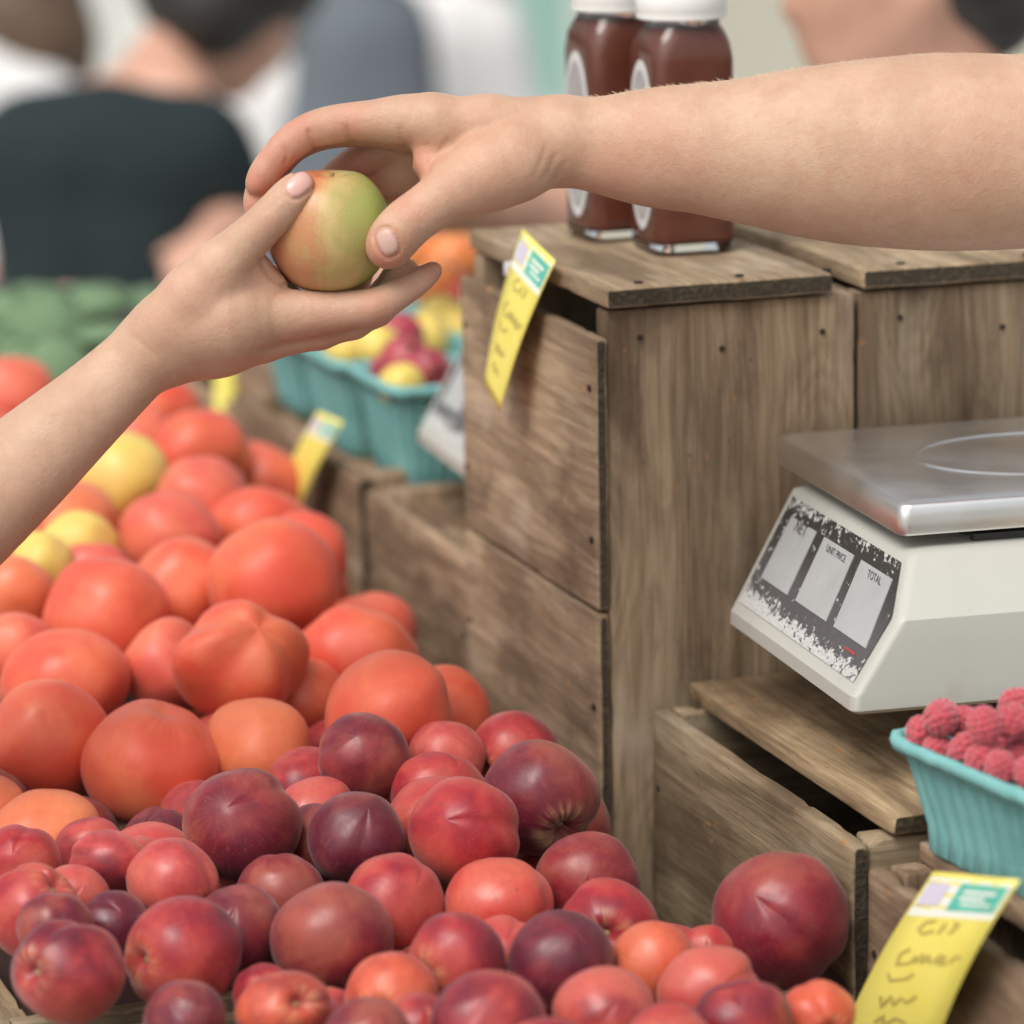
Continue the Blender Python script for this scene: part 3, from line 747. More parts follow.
# x, y, rx, ry (px), colour, darkness, pole (screen x,y and towards viewer) or None, depth shift (m), mesh, label
W = 'nectarine'
FR = [
 (362, 758, 45, 44, DR, .55, None, -.01, 0, 'small dark nectarine highest at the back, against the orange tomatoes'),
 (243, 825, 58, 55, DR, .42, None, -.03, 1, 'large round dark red nectarine on top of the pile left of centre'),
 (308, 788, 42, 40, RD, .4, None, .035, 2, 'half hidden nectarine between the highest small one and the large round one'),
 (314, 816, 42, 36, PK, .3, None, .02, 3, 'pinkish nectarine peeping out behind the purple one'),
 (318, 846, 40, 42, DR, .6, None, .02, 4, 'shaded nectarine wedged between the round and the purple ones'),
 (356, 838, 48, 46, DR, .85, None, -.01, 5, 'purple nectarine with a shiny flank, middle of the upper pile'),
 (280, 893, 43, 38, DR, .4, None, .01, 0, 'plain red nectarine below the large round one'),
 (331, 940, 60, 57, DR, .45, (.05, .9, .35), -.01, 1, 'big dark nectarine in the centre with its stem end turned down'),
 (394, 905, 52, 50, RD, .35, None, .0, 2, 'smooth crimson nectarine right of the big central one'),
 (184, 953, 62, 53, RD, .42, (-.75, .15, .6), -.01, 3, 'wide nectarine with a pale stem dimple on its left cheek'),
 (238, 935, 46, 52, DR, .7, None, .012, 4, 'dusky nectarine tucked behind the wide dimpled one'),
 (172, 883, 51, 38, PK, .25, (.75, .55, .4), .0, 5, 'pink streaked nectarine with a straw coloured stem scar'),
 (128, 872, 40, 36, PK, .0, (-.1, .1, .9), .01, 6, 'pale cream and pink nectarine showing its stem hollow'),
 (113, 928, 38, 36, DR, .9, None, .01, 0, 'purple grey nectarine behind the cleft one'),
 (68, 973, 59, 50, RD, .5, (-.62, -.1, .75), -.01, 6, 'cleft nectarine with a cream scar in the left corner of the tray'),
 (55, 926, 38, 33, DR, .6, (.1, .45, .8), .01, 2, 'small dark nectarine with a bright yellow stem spot'),
 (34, 913, 44, 50, RD, .35, (.5, -.6, .4), .0, 6, 'red nectarine with a deep seam at the left edge'),
 (20, 865, 42, 38, RD, .3, None, .01, 4, 'red nectarine cut by the left edge of the photo'),
 (90, 848, 36, 30, PK, .3, None, .02, 5, 'left one of two pink nectarines under the lowest tomatoes'),
 (108, 862, 40, 30, PK, .25, None, -.005, 0, 'right one of two pink nectarines under the lowest tomatoes'),
 (160, 842, 38, 34, DR, .85, None, .03, 1, 'small purple nectarine just below the big left tomato'),
 (200, 822, 40, 40, PK, .4, None, .03, 2, 'small nectarine half behind the large round one'),
 (76, 898, 38, 30, PK, .3, None, .015, 3, 'low pink nectarine in the gap at the left'),
 (152, 858, 46, 32, PK, .05, None, .02, 4, 'pale pink nectarine lying behind the streaked one'),
 (184, 1020, 46, 34, DR, .7, None, .0, 5, 'dusky nectarine at the bottom edge below the wide dimpled one'),
 (286, 1012, 50, 38, OR, .3, (.3, -.3, .8), .0, 0, 'orange red nectarine at the bottom edge under the big central one'),
 (392, 1002, 46, 48, OR, .3, (-.2, .1, .95), .0, 1, 'orange mottled nectarine at the bottom left of the pile of bright ones'),
 (262, 992, 34, 24, RD, .4, None, .03, 2, 'red nectarine in the gap behind the wooden rim'),
 (330, 1014, 34, 26, PK, .4, None, .02, 3, 'pink nectarine between the two orange ones at the bottom'),
 (366, 1040, 50, 34, DR, .5, None, -.03, 4, 'plum coloured nectarine cut off by the bottom edge left of centre'),
 (446, 758, 38, 36, PK, .3, None, .01, 5, 'dull red nectarine at the back beside the last tomato'),
 (514, 755, 48, 38, RD, .35, (-.7, .2, .6), .012, 0, 'nectarine with brown stem hollow behind the darkest big one'),
 (541, 799, 57, 57, DR, .62, (.45, .55, .75), -.02, 1, 'big dark nectarine with a stem cavity leaning on the crate corner'),
 (440, 796, 52, 40, RD, .3, None, .015, 2, 'rosy nectarine behind the pair of crimson ones'),
 (437, 824, 46, 52, RD, .3, None, .006, 3, 'left one of the crimson pair in the upper pile'),
 (464, 832, 53, 55, RD, .3, None, -.025, 4, 'right front one of the crimson pair in the upper pile'),
 (587, 881, 52, 48, DR, .35, None, .01, 5, 'dark red nectarine in the dip beside the wooden corner'),
 (500, 907, 54, 50, (.54, .05, .038), .2, (.15, .75, .45), .0, 1, 'bright orange red nectarine in the hollow of the pile'),
 (456, 962, 46, 51, RD, .4, (-.55, .2, .6), .0, 0, 'nectarine with reddish orange cheek left of the pink pair'),
 (503, 962, 44, 47, PK, .1, None, .012, 1, 'light pink nectarine behind the purple oval one'),
 (562, 962, 54, 47, DR, 1., None, -.015, 2, 'oval deep purple nectarine amid bright ones'),
 (610, 930, 54, 42, RD, .3, (-.05, .1, .95), .012, 3, 'nectarine with a long cream stem scar facing the viewer'),
 (655, 962, 42, 42, OR, .0, None, .0, 3, 'small bright orange nectarine right of centre'),
 (708, 992, 52, 44, PK, .15, None, .0, 4, 'coral nectarine in front of the biggest one'),
 (782, 921, 65, 71, (.25, .013, .022), .35, None, .0, 0, 'biggest tallest nectarine alone against the low crate'),
 (706, 950, 28, 24, RD, .2, None, .03, 5, 'sliver of red nectarine left of the biggest one'),
 (740, 1024, 52, 42, RD, .5, None, -.02, 0, 'dusky red nectarine at the bottom edge below the coral one'),
 (816, 1016, 40, 34, OR, .15, (.3, .2, .85), .0, 1, 'orange nectarine at the bottom beside the yellow price card'),
 (604, 1018, 56, 44, PK, .45, None, -.02, 2, 'two toned nectarine at the bottom, pink left and purple right'),
 (490, 1024, 62, 48, RD, .55, None, -.03, 3, 'large crimson nectarine at the bottom edge in the centre'),
 (418, 1030, 40, 36, RD, .4, None, -.01, 4, 'red nectarine at the bottom edge in front of the mottled orange one'),
 (548, 1060, 50, 40, RD, .4, None, -.03, 5, 'nectarine mostly below the bottom edge of the photo'),
 (668, 1050, 50, 42, RD, .3, None, -.03, 0, 'nectarine barely showing at the bottom edge right of the two toned one'),
]
TR, TO, TP, TY = (.68, .092, .050), (.74, .19, .085), (.64, .105, .075), (.72, .56, .13)
FT = [
 (50, 741, 59, 58, TR, 0, None, -.02, 0, 'big orange red tomato at the left edge above the nectarines'),
 (150, 764, 62, 64, TR, 0, (.3, -.9, .2), -.02, 1, 'biggest front tomato with a dimple on its shoulder'),
 (256, 752, 59, 46, TO, 0, None, -.01, 2, 'flattish light orange tomato right in front'),
 (66, 682, 60, 50, TR, 0, None, .02, 3, 'tomato resting behind the big left one'),
 (240, 662, 68, 56, TR, .2, (.3, -.5, .5), -.02, 5, 'lobed heirloom tomato with deep folds in the middle'),
 (170, 668, 44, 48, TP, 0, None, .02, 5, 'pinkish ribbed tomato left of the lobed heirloom'),
 (355, 662, 60, 52, TR, .1, None, .0, 4, 'round tomato close to the wooden wall behind the low pair'),
 (388, 714, 74, 50, TR, .1, None, -.01, 0, 'wide tomato just above the highest nectarine'),
 (443, 716, 44, 48, TR, .3, None, .02, 1, 'deep red tomato pressed against the crate wall'),
 (106, 618, 64, 54, TR, 0, None, .0, 2, 'large soft orange tomato left of centre in the third row'),
 (10, 652, 42, 34, TP, 0, None, .01, 3, 'pale red tomato cut by the left edge in the third row'),
 (46, 829, 54, 30, TO, 0, None, .01, 4, 'low orange tomato showing above the pink nectarines'),
 (-8, 806, 34, 28, TO, 0, None, .01, 0, 'tomato at the very left edge level with the purple nectarine'),
 (273, 582, 62, 62, TR, .1, None, -.02, 1, 'tall bright red tomato beside the wooden wall'),
 (183, 590, 52, 48, TR, 0, None, .0, 2, 'blurred tomato left of the tall bright one'),
 (14, 596, 38, 38, TO, 0, None, .0, 3, 'tomato at the left edge under the yellow ones'),
 (172, 540, 54, 40, TP, .2, None, .0, 4, 'dark pink tomato in the middle distance'),
 (122, 478, 46, 42, TY, 0, None, -.01, 0, 'large yellow tomato under the customer forearm'),
 (80, 550, 42, 34, TY, 0, None, -.01, 1, 'right one of the two low yellow tomatoes'),
 (42, 566, 34, 28, TY, 0, None, .0, 2, 'left one of the two low yellow tomatoes'),
 (203, 502, 52, 38, TP, 0, (-.7, -.3, .3), .0, 3, 'red tomato with a yellow shoulder in the middle distance'),
 (202, 452, 52, 36, TR, .4, (.3, .3, .4), .0, 4, 'deep red tomato with green yellow flecks by the far wall'),
 (160, 412, 42, 34, TR, .2, None, .0, 0, 'tomato just under the customer wrist'),
 (12, 398, 42, 40, TP, 0, None, .02, 1, 'far tomato at the left edge above the customer arm'),
 (140, 440, 38, 30, TP, 0, None, .01, 2, 'pink tomato between the yellow one and the wrist'),
 (262, 530, 50, 38, TR, 0, None, .03, 3, 'tomato behind the tall bright red one'),
 (304, 556, 38, 46, TR, .5, None, .03, 4, 'dark red tomato squeezed against the wooden wall'),
 (64, 524, 52, 42, TO, 0, None, .03, 0, 'orange tomato behind the two low yellow ones'),
 (14, 546, 34, 30, TO, 0, None, .03, 1, 'orange tomato at the left edge behind the yellow pair'),
 (96, 572, 36, 26, TP, 0, None, .04, 2, 'tomato peeping over the large soft orange one'),
 (15, 500, 44, 36, TR, 0, None, .04, 3, 'tomato hidden behind the customer forearm'),
 (306, 700, 34, 40, TR, .3, None, .06, 1, 'tomato in the shadow between the lobed one and the wide one'),
]
def depth_for(y, tom):
    if not tom: return 2.28+(1000-y)*.00123
    return float(np.interp(y, [400, 500, 600, 740, 830], [3.36, 3.08, 2.86, 2.62, 2.53]))
items = []
for lst, tom in ((FR, False), (FT, True)):
    for q in lst:
        Z = depth_for(q[1], tom)+q[7]; items.append([q, tom, Z])
for it in range(160):
    for i in range(len(items)):
        qi, ti, Zi = items[i]; pi = P(qi[0], qi[1], Zi); ri = (qi[2]+qi[3])/2*Zi/F
        for j in range(i+1, len(items)):
            qj, tj, Zj = items[j]
            if abs(qi[0]-qj[0]) > 135 or abs(qi[1]-qj[1]) > 135: continue
            pj = P(qj[0], qj[1], items[j][2]); rj = (qj[2]+qj[3])/2*Zj/F
            o = (ri+rj)*.955-np.linalg.norm(pi-pj)
            if o > 0:
                sg = 1 if items[i][2] > items[j][2] else -1
                items[i][2] += sg*o*.25; items[j][2] -= sg*o*.25
        b = depth_for(qi[1], ti)+qi[7]; items[i][2] = max(b-.055, min(b+.075, items[i][2]))
for q, tom, Z in items:
    x, y, rx, ry, colr, dark, pole, dz, mi, lab = q
    me = (TM if tom else NM)[mi]
    p = P(x, y, Z); kk = 1.10 if tom else 1.03; ax, ay = rx*Z/F*kk, ry*Z/F*kk
    # keep clear of the crates on the right
    lim = (.891 if p[1] < 2.43 else .857)
    if p[0]+ax*.95 > lim: p = p-CR*(p[0]+ax*.95-lim)*.5
    o = bpy.data.objects.new('tomato' if tom else 'nectarine', me); COL.objects.link(o)
    rr = random.Random(lab)
    if pole is None:
        pole = (rr.uniform(-.5, .5), rr.uniform(.2, .9), rr.uniform(-1.2, -.6)) if not tom else (rr.uniform(-.7, .7), rr.uniform(-.6, .8), rr.uniform(-1., -.4))
    d = CR*pole[0]-CU*pole[1]-CF*pole[2]; d /= np.linalg.norm(d)
    spin = rr.random()*math.tau
    if mi == 6: spin = R(90)
    qd = Vector(d).to_track_quat('Z', 'Y') @ Matrix.Rotation(spin, 3, 'Z').to_quaternion()
    cam_rot = Matrix([list(CR), list(CU), list(-CF)]).transposed()
    Mx = Matrix.Translation(Vector(p)) @ cam_rot.to_4x4() @ Matrix.Diagonal((ax, ay, (ax+ay)/2, 1)) @ (cam_rot.inverted() @ qd.to_matrix()).to_4x4()
    if abs(ax-ay)/ax < .04:
        Mx = Matrix.Translation(Vector(p)) @ qd.to_matrix().to_4x4() @ Matrix.Diagonal(((ax+ay)/2,)*3+(1,))
    o.matrix_world = Mx
    # object colour is the skin tone
    o.color = (*colr, dark)
    # unit mesh: keep texture scale by baking the size into the shader through mesh scale below
    tag(o, lab, 'tomato' if tom else 'nectarine', 'tomatoes heaped in the long tray' if tom else 'nectarines heaped in the trays')
    if (pole[2] > .3 and not tom):
        s = bpy.data.objects.new('stem_scar', SM); COL.objects.link(s); s.parent = o; s.location = (0, 0, .665); s.scale = (1.1, 1.1, .8)
# lower layer seen only through the gaps
surf = [(np.array(P(q[0], q[1], Z)), (q[2]+q[3])/2*Z/F, tom) for q, tom, Z in items]
kept = []
def filler(x, y, z, r, tom):
    p = np.array([x, y, z])
    for c, rr_, t_ in surf:
        l = np.linalg.norm(p-c)
        if l < (rr_+r)*.9: return
    for c in kept:
        if np.linalg.norm(p-c[0]) < (r+c[1])*.93: return
    kept.append((p, r)); o = bpy.data.objects.new('tomato' if tom else 'nectarine', (TM if tom else NM)[rnd.randrange(5)]); COL.objects.link(o)
    o.location = Vector(p); o.scale = (r, r, r*.95); o.rotation_euler = (rnd.random()*6, rnd.random()*6, rnd.random()*6)
    o.color = (*(rnd.choice([TR, TP, TR]) if tom else rnd.choice([DR, RD, RD, PK])), rnd.uniform(.1, .6))
    tag(o, 'tomato of the shaded lower layer, seen only through gaps' if tom else 'nectarine of the shaded lower layer, seen only through gaps', 'tomato' if tom else 'nectarine', 'lower layer of tomatoes' if tom else 'lower layer of nectarines')
for tom, y0, y1, r in ((0, 1.98, 2.56, .031), (1, 2.66, 3.36, .038)):
    n = 0
    for it in range(2600):
        x, y = rnd.uniform(.46, .812), rnd.uniform(y0, y1)
        if not tom and 2.20 < y < 2.30: continue
        if not tom and y < 2.3 and x < .60: continue
        px = 512+F*((np.array([x, y, 1.12])-CC)@CR)/((np.array([x, y, 1.12])-CC)@CF)
        if px < -40 or n > 34 or (tom and px > 262 and y > 2.86): continue
        top = (1.109+(y-2.10)*.155 if not tom else 1.165+(y-2.45)*.085)
        k0 = len(kept); filler(x, y, top-rnd.uniform(.030, .058), r*rnd.uniform(.92, 1.05), tom); n += len(kept)-k0
# ------------------------------------------------------------------ apple
am = fruit_mesh('apple', 5); am.materials.append(APPLE)
K = .0371
for v in am.vertices: v.co = v.co*K
ap = link('apple', am, None, None, P(329, 230, ZA)); tag(ap, 'blushed green apple held between the two hands', 'apple')
upv = CU*.97+CR*.02-CF*.22; upv /= np.linalg.norm(upv)
xa = CR-upv*(CR@upv); xa /= np.linalg.norm(xa); ya = np.cross(upv, xa)
ap.matrix_world = Matrix.Translation(Vector(P(329, 230, ZA))) @ Matrix([list(xa), list(ya), list(upv)]).transposed().to_4x4() @ Matrix.Diagonal((1.0, 1.0, 1.03, 1))
sv, sf = [], []
for j in range(6):
    for i in range(8):
        a = i*math.tau/8; r = .0012+(.0006 if j == 5 else 0); sv.append((r*math.cos(a)+j*j*.00006, r*math.sin(a), .023+j*.0019))
for j in range(5):
    for i in range(8): sf.append((j*8+i, j*8+(i+1) % 8, (j+1)*8+(i+1) % 8, (j+1)*8+i))
sf.append([40+i for i in range(8)])
link('stem', mesh_from(sv, sf), STEMC, ap)

# ------------------------------------------------------------------ scale
def loft(rings, caps=True, closed=True):
    V = []; Fc = []; n = len(rings[0])
    for r in rings: V += [tuple(q) for q in r]
    for j in range(len(rings)-1):
        for i in range(n): Fc.append((j*n+i, j*n+(i+1) % n, (j+1)*n+(i+1) % n, (j+1)*n+i))
    if caps: Fc.append(list(range(n))[::-1]); Fc.append([(len(rings)-1)*n+i for i in range(n)])
    return V, Fc
def rrect(x0, x1, y0, y1, r, z, seg=6):
    out = []
    for cx, cy, a0 in ((x1-r, y1-r, 0), (x0+r, y1-r, 90), (x0+r, y0+r, 180), (x1-r, y0+r, 270)):
        for k in range(seg+1): a = R(a0+90*k/seg); out.append((cx+r*math.cos(a), cy+r*math.sin(a), z))
    return out
def make_scale(label):
    # local frame: origin at the near left foot corner, x right, y away, display faces -x
    t = empty('kitchen_scale', (0, 0, 0), label, 'scale', 'counter scales')
    Wd, D = .345, .247
    rings = []
    prof = [(.004, 0, 0, .002), (.0, 0, 0, .004), (.0, 0, 0, .009), (.001, 0, 0, .0135)]
    def ring(z, xl, yf, yb, xr, r=.006): rings.append(rrect(xl, xr, yf, yb, r, z))
    ring(.000, .004, .004, D-.004, Wd-.004); ring(.003, .0, .0, D, Wd); ring(.012, .0005, 0, D, Wd)
    def xl(z): return (z-.012)*.66
    for z in (.0135, .02, .03, .04, .0555): ring(z, xl(z)+.001, (z-.012)*.03, D+(z-.012)*.24, Wd-(z-.012)*.5)
    ring(.0575, xl(.0575)+.001, .0015, D+.011, Wd-.024)
    for z in (.06, .07, .08, .0875): ring(z, xl(z)+.001, .0015+(z-.0575)*1.15, D+(z-.012)*.24, Wd-.024-(z-.05)*.5)
    ring(.0905, xl(.0905)+.004, .042, D+.010, Wd-.055); ring(.0915, xl(.0915)+.012, .050, D, Wd-.065)
    V, Fc = loft(rings); body = link('body', mesh_from(V, Fc, True, 28), PLAST, t)
    # display film lying on the sloping left face
    z0, z1 = .0185, .084; e = .0008
    def fp(u, v, lift=0):   # u 0..1 from far to near, v 0..1 from top to bottom
        z = z1+(z0-z1)*v; ya, yb = D-.012+(z-.012)*.24, .011+(z-.012)*.03+max(0, z-.0575)*1.15; y = ya+(yb-ya)*u
        nx, nz = -.835, .551
        return (xl(z)+.001+nx*(e+lift), y, z+nz*(e+lift))
    g = 24; V = []; Fc = []; tcs = []
    for j in range(g+1):
        for i in range(g+1): V.append(fp(i/g, j/g)); tcs.append((i/g*.37, j/g, 0))
    for j in range(g):
        for i in range(g): k = j*(g+1)+i; Fc.append((k, k+g+1, k+g+2, k+1))
    me = mesh_from(V, Fc); at = me.attributes.new('tc', 'FLOAT_VECTOR', 'POINT')
    tcs = [(a/.37, b, 0) for a, b, c in tcs]; at.data.foreach_set('vector', np.array(tcs, np.float32).ravel())
    film = link('display_film', me, PANEL, t)
    def quad(nm, u0, u1, v0, v1, m, lift, par):
        V = [fp(u0, v0, lift), fp(u0, v1, lift), fp(u1, v1, lift), fp(u1, v0, lift)]
        V += [fp(u0, v0, 0), fp(u0, v1, 0), fp(u1, v1, 0), fp(u1, v0, 0)]
        return link(nm, mesh_from(V, [(0, 1, 2, 3), (0, 4, 5, 1), (1, 5, 6, 2), (2, 6, 7, 3), (3, 7, 4, 0)], False), m, par)
    for (u0, u1, txt) in ((.07, .30, 'NET'), (.375, .635, 'UNIT PRICE'), (.70, .96, 'TOTAL')):
        w = quad('display_window', u0, u1, .15, .725, LCD, .0006, t)
        cu = bpy.data.curves.new('text', 'FONT'); cu.body = txt; cu.size = 1; cu.align_x = 'CENTER'
        to = bpy.data.objects.new('text', cu); COL.objects.link(to); bpy.context.view_layer.update()
        me = bpy.data.meshes.new_from_object(to.evaluated_get(bpy.context.evaluated_depsgraph_get())); bpy.data.objects.remove(to)
        xs = [v.co.x for v in me.vertices]; wdt = max(xs)-min(xs); sc = (u1-u0)*(.42 if len(txt) < 6 else .62)/wdt
        for v in me.vertices:
            u = (u0+u1)/2+v.co.x*sc; vv = .245-v.co.y*sc*D/.075*.8
            v.co = Vector(fp(u, vv, .0010))
        link('lettering', me, LCDT, w)
    quad('red_mark', .84, .92, .80, .82, REDP, .0006, t)
    # stem block and steel pan
    V, Fc = loft([rrect(.10, .30, .07, .20, .01, .0905), rrect(.10, .30, .07, .20, .01, .099)]); link('pan_support', mesh_from(V, Fc, True, 30), DARKP, t)  # dark colour stands in for the shade between body and pan
    V, Fc = loft([rrect(.10, .17, .055, .062, .002, .088), rrect(.10, .17, .055, .062, .002, .096)]); link('level_clip', mesh_from(V, Fc, True, 30), DARKP, t)  # also dark, continuing the painted shade of the pan gap
    px0, px1, py0, py1 = .048, .335, .046, .291
    rg = [rrect(px0+.004, px1-.004, py0+.004, py1-.004, .006, .106), rrect(px0+.0035, px1-.0035, py0+.0035, py1-.0035, .006, .1005), rrect(px0+.001, px1-.001, py0+.001, py1-.001, .006, .1),
          rrect(px0, px1, py0, py1, .007, .1015), rrect(px0+.001, px1-.001, py0+.001, py1-.001, .007, .117), rrect(px0+.0022, px1-.0022, py0+.0022, py1-.0022, .007, .1192),
          rrect(px0+.004, px1-.004, py0+.004, py1-.004, .007, .120), rrect(px0+.02, px1-.02, py0+.02, py1-.02, .007, .120)]
    V, Fc = loft(rg); pan = link('weighing_pan', mesh_from(V, Fc, True, 50), STEEL, t)
    V, Fc = loft([rrect(.17, .31, .13, .225, .01, z) for z in (-.047, .004)]); link('pedestal', mesh_from(V, Fc, True, 40), DARKP, t)
    # raised ring pressed into the pan
    cx, cy, V, Fc = (px0+px1)/2, (py0+py1)/2, [], []
    for i in range(72):
        a = i*math.tau/72
        for r, z in ((.072, .1199), (.0735, .1212), (.0745, .1212), (.076, .1199)): V.append((cx+r*1.15*math.cos(a), cy+r*.9*math.sin(a), z))
    for i in range(72):
        for k in range(3): Fc.append((i*4+k, i*4+k+1, ((i+1) % 72)*4+k+1, ((i+1) % 72)*4+k))
    link('pan_ring', mesh_from(V, Fc), STEEL, t)
    return t
sc1 = make_scale('cream counter scale with steel pan and peeling display on the low crate')
zs = 1.2185; qa, qb = on_z(852, 717, zs), on_z(728, 626, zs); ds = (qb-qa)[:2]; ks = np.linalg.norm(ds)/.247
sc1.location = Vector(qa); sc1.rotation_euler.z = -math.atan2(ds[0], ds[1]); sc1.scale = (ks,)*3
sc2 = copy_tree(sc1); sc2['label'] = 'blurred white scale half hidden behind the tall crate, beside the turquoise punnet'
q = on_z(416, 438, 1.240); sc2.location = (q[0]-.014, q[1]-.233, 1.236)
# ------------------------------------------------------------------ jars
def make_jar(label):
    t = empty('jam_jar', (0, 0, 0), label, 'jar', 'jam jars on the tall crate')
    h = .029
    def sq(s, z, r): return rrect(-s, s, -s, s, r, z, 6)
    rg = [sq(h*.86, 0, .008), sq(h*.97, .002, .010), sq(h, .006, .010), sq(h, .118, .010), sq(h*.96, .128, .012), sq(h*.90, .134, .014), sq(.0255, .139, .0245), sq(.0255, .146, .0245)]
    V, Fc = loft(rg); link('glass', mesh_from(V, Fc, True, 50), GLASS, t)
    e = .0022
    rg = [sq(h*.80, .0065, .008), sq(h-e, .009, .009), sq(h-e, .117, .009), sq(h*.96-e, .126, .011), sq(h*.88-e, .132, .013), sq(.023, .136, .022)]
    V, Fc = loft(rg); link('jam', mesh_from(V, Fc, True, 50), JAM, t)
    rg = []
    for r, z in ((.0292, .1425), (.0302, .1432), (.0302, .1475), (.0305, .148), (.0305, .159), (.0298, .1605), (.026, .161)):
        rg.append([((r+(.00025 if (i % 2 and .1485 < z < .1595) else 0))*math.cos(i*math.tau/72), (r)*math.sin(i*math.tau/72), z) for i in range(72)])
    V, Fc = loft(rg); link('lid', mesh_from(V, Fc, True, 40), LIDW, t)
    # oval label on the left face, ring printed
    for nm, ry, rz, m, lf in (('label', .0235, .052, LABW, .0004), ('label_print', .0195, .046, LABG, .0008)):
        V = []; n = 40
        for k in range(n): a = k*math.tau/n; V.append((-h-lf, ry*math.cos(a), .066+rz*math.sin(a)))
        for k in range(n): a = k*math.tau/n; V.append((-h+.0002, ry*math.cos(a), .066+rz*math.sin(a)))
        Fc = [list(range(n))[::-1]]+[(k, (k+1) % n, n+(k+1) % n, n+k) for k in range(n)]
        o = link(nm, mesh_from(V, Fc, False), m, t)
        if nm == 'label': lab = o
        else: o.parent = lab
    # small paper sticker on the front
    V, Fc = loft([[(-.012+.024*(i in (1, 2)), -h-.0001, .072+.02*(i > 1)) for i in range(4)], [(-.012+.024*(i in (1, 2)), -h-.0005, .072+.02*(i > 1)) for i in range(4)]])
    return t
j1 = make_jar('front jam jar with white lid behind the forearm')
zt = ZL+.0128
j1.location = (*on_z(683, 249, zt)[:2], zt); j1.scale = (.975, .975, 1.07)
jy = j1.location
j2 = copy_tree(j1); j2['label'] = 'second jam jar, just behind and left of the front one'; 
j2.location = (jy[0]-.019, jy[1]+.075, zt); j2.rotation_euler.z = R(2)

# ------------------------------------------------------------------ punnets
def make_punnet(name, label, L, Wd, Hh, group):
    t = empty(name, (0, 0, 0), label, 'punnet', group)
    nper = 96; per = []
    for (ax, ay, bx, by) in ((0, 0, 1, 0), (1, 0, 1, 1), (1, 1, 0, 1), (0, 1, 0, 0)):
        for k in range(nper):
            q = k/nper; per.append((ax+(bx-ax)*q, ay+(by-ay)*q, q, (ax != bx)))
    def ring(z, ins, rib, off):
        out = []
        for (u, v, q, horiz) in per:
            x, y = ins+(L-2*ins)*u, ins+(Wd-2*ins)*v
            wv = rib*(.75+.9*noise.noise(Vector((x*40, y*40, 3))))*max(0, math.sin(q*math.pi*2*10+.5*math.sin(q*31)))*(math.sin(q*math.pi)**.3)
            cx, cy = L/2-x, Wd/2-y
            # round the corners
            du, dv = abs(u-.5)*2, abs(v-.5)*2; cr = max(0, (du*dv)**8)*.005
            nrm = (0, 1 if y < Wd/2 else -1) if horiz else (1 if x < L/2 else -1, 0)
            if k < 0: pass
            x += nrm[0]*(wv+off)+math.copysign(cr, cx); y += nrm[1]*(wv+off)+math.copysign(cr, cy)
            out.append((x, y, z+noise.noise(Vector((x*90, y*90, z*50)))*.0012))
        return out
    top = Hh
    rg = [ring(0, .018, 0, 0), ring(.003, .0155, .0005, 0)]
    for z in (.25, .45, .65, .8): rg.append(ring(top*z, .0155*(1-z)+.003, .0058, 0))
    rg += [ring(top-.0085, .004, .002, 0), ring(top-.008, .0, 0, 0), ring(top-.004, -.001, 0, 0), ring(top, .0, 0, 0), ring(top, .004, 0, 0), ring(top-.006, .005, 0, 0)]
    for z in (.6, .3, .05): rg.append(ring(top*z, .0155*(1-z)+.006, .001, 0))
    V, Fc = loft(rg); Fc = Fc[:-2]+[list(range(len(per)))[::-1], [(len(rg)-1)*len(per)+i for i in range(len(per))]]
    link('basket', mesh_from(V, Fc), PULP, t)
    return t
# raspberry punnet: corner pixels on the lid height
zb = 1.159; zr = zb+.068
c0 = on_z(880, 731, zr); c1 = on_z(1024, 794, zr)
d = (c1-c0)[:2]; d /= np.linalg.norm(d)       # long side direction, towards the viewer
pn = make_punnet('berry_punnet', 'turquoise pulp punnet heaped with raspberries in the near right corner', .165, .115, .068, 'turquoise punnets')
ang = math.atan2(d[1], d[0]); pn.location = (c0[0], c0[1], zb); pn.rotation_euler.z = ang
def pun_pt(u, v, z): 
    ca, sa = math.cos(ang), math.sin(ang); return np.array([c0[0]+u*ca-v*sa, c0[1]+u*sa+v*ca, zb+z])
# raspberries
def rasp_mesh(seed):
    rr = random.Random(seed); V = []; Fc = []
    import bmesh
    bm = bmesh.new()
    rows = 8
    for j in range(rows):
        th = .25+(math.pi*.80)*(j/(rows-1)); nr = max(1, int(round(13*math.sin(th))))
        for i in range(nr):
            p = math.tau*(i+.5*(j % 2))/nr+rr.uniform(-.1, .1)
            c = Vector((.0088*math.sin(th)*math.cos(p), .0088*math.sin(th)*math.sin(p), .0105*math.cos(th)))
            bmesh.ops.create_icosphere(bm, subdivisions=2, radius=.0027*rr.uniform(.9, 1.12), matrix=Matrix.Translation(c))
    bmesh.ops.create_icosphere(bm, subdivisions=2, radius=.0088, matrix=Matrix.Diagonal((1, 1, 1.2, 1)))
    me = bpy.data.meshes.new('raspberry'); bm.to_mesh(me); bm.free(); me.shade_smooth(); me.materials.append(RASP); return me
RMs = [rasp_mesh(k) for k in range(3)]
rp = []
spots = [(934, 740), (918, 730), (957, 722), (968, 750), (946, 716), (1004, 742), (988, 725), (1008, 722), (1002, 768), (1016, 706), (1020, 755), (982, 764), (1022, 772), (900, 742), (1030, 735), (1040, 700), (1045, 725), (1050, 760)]
for k, (x, y) in enumerate(spots):
    zz = zb+.066+(.012 if y < 735 else .004)+(.012 if x > 985 and y < 730 else 0)
    pt = on_z(x, y, zz); rp.append(pt)
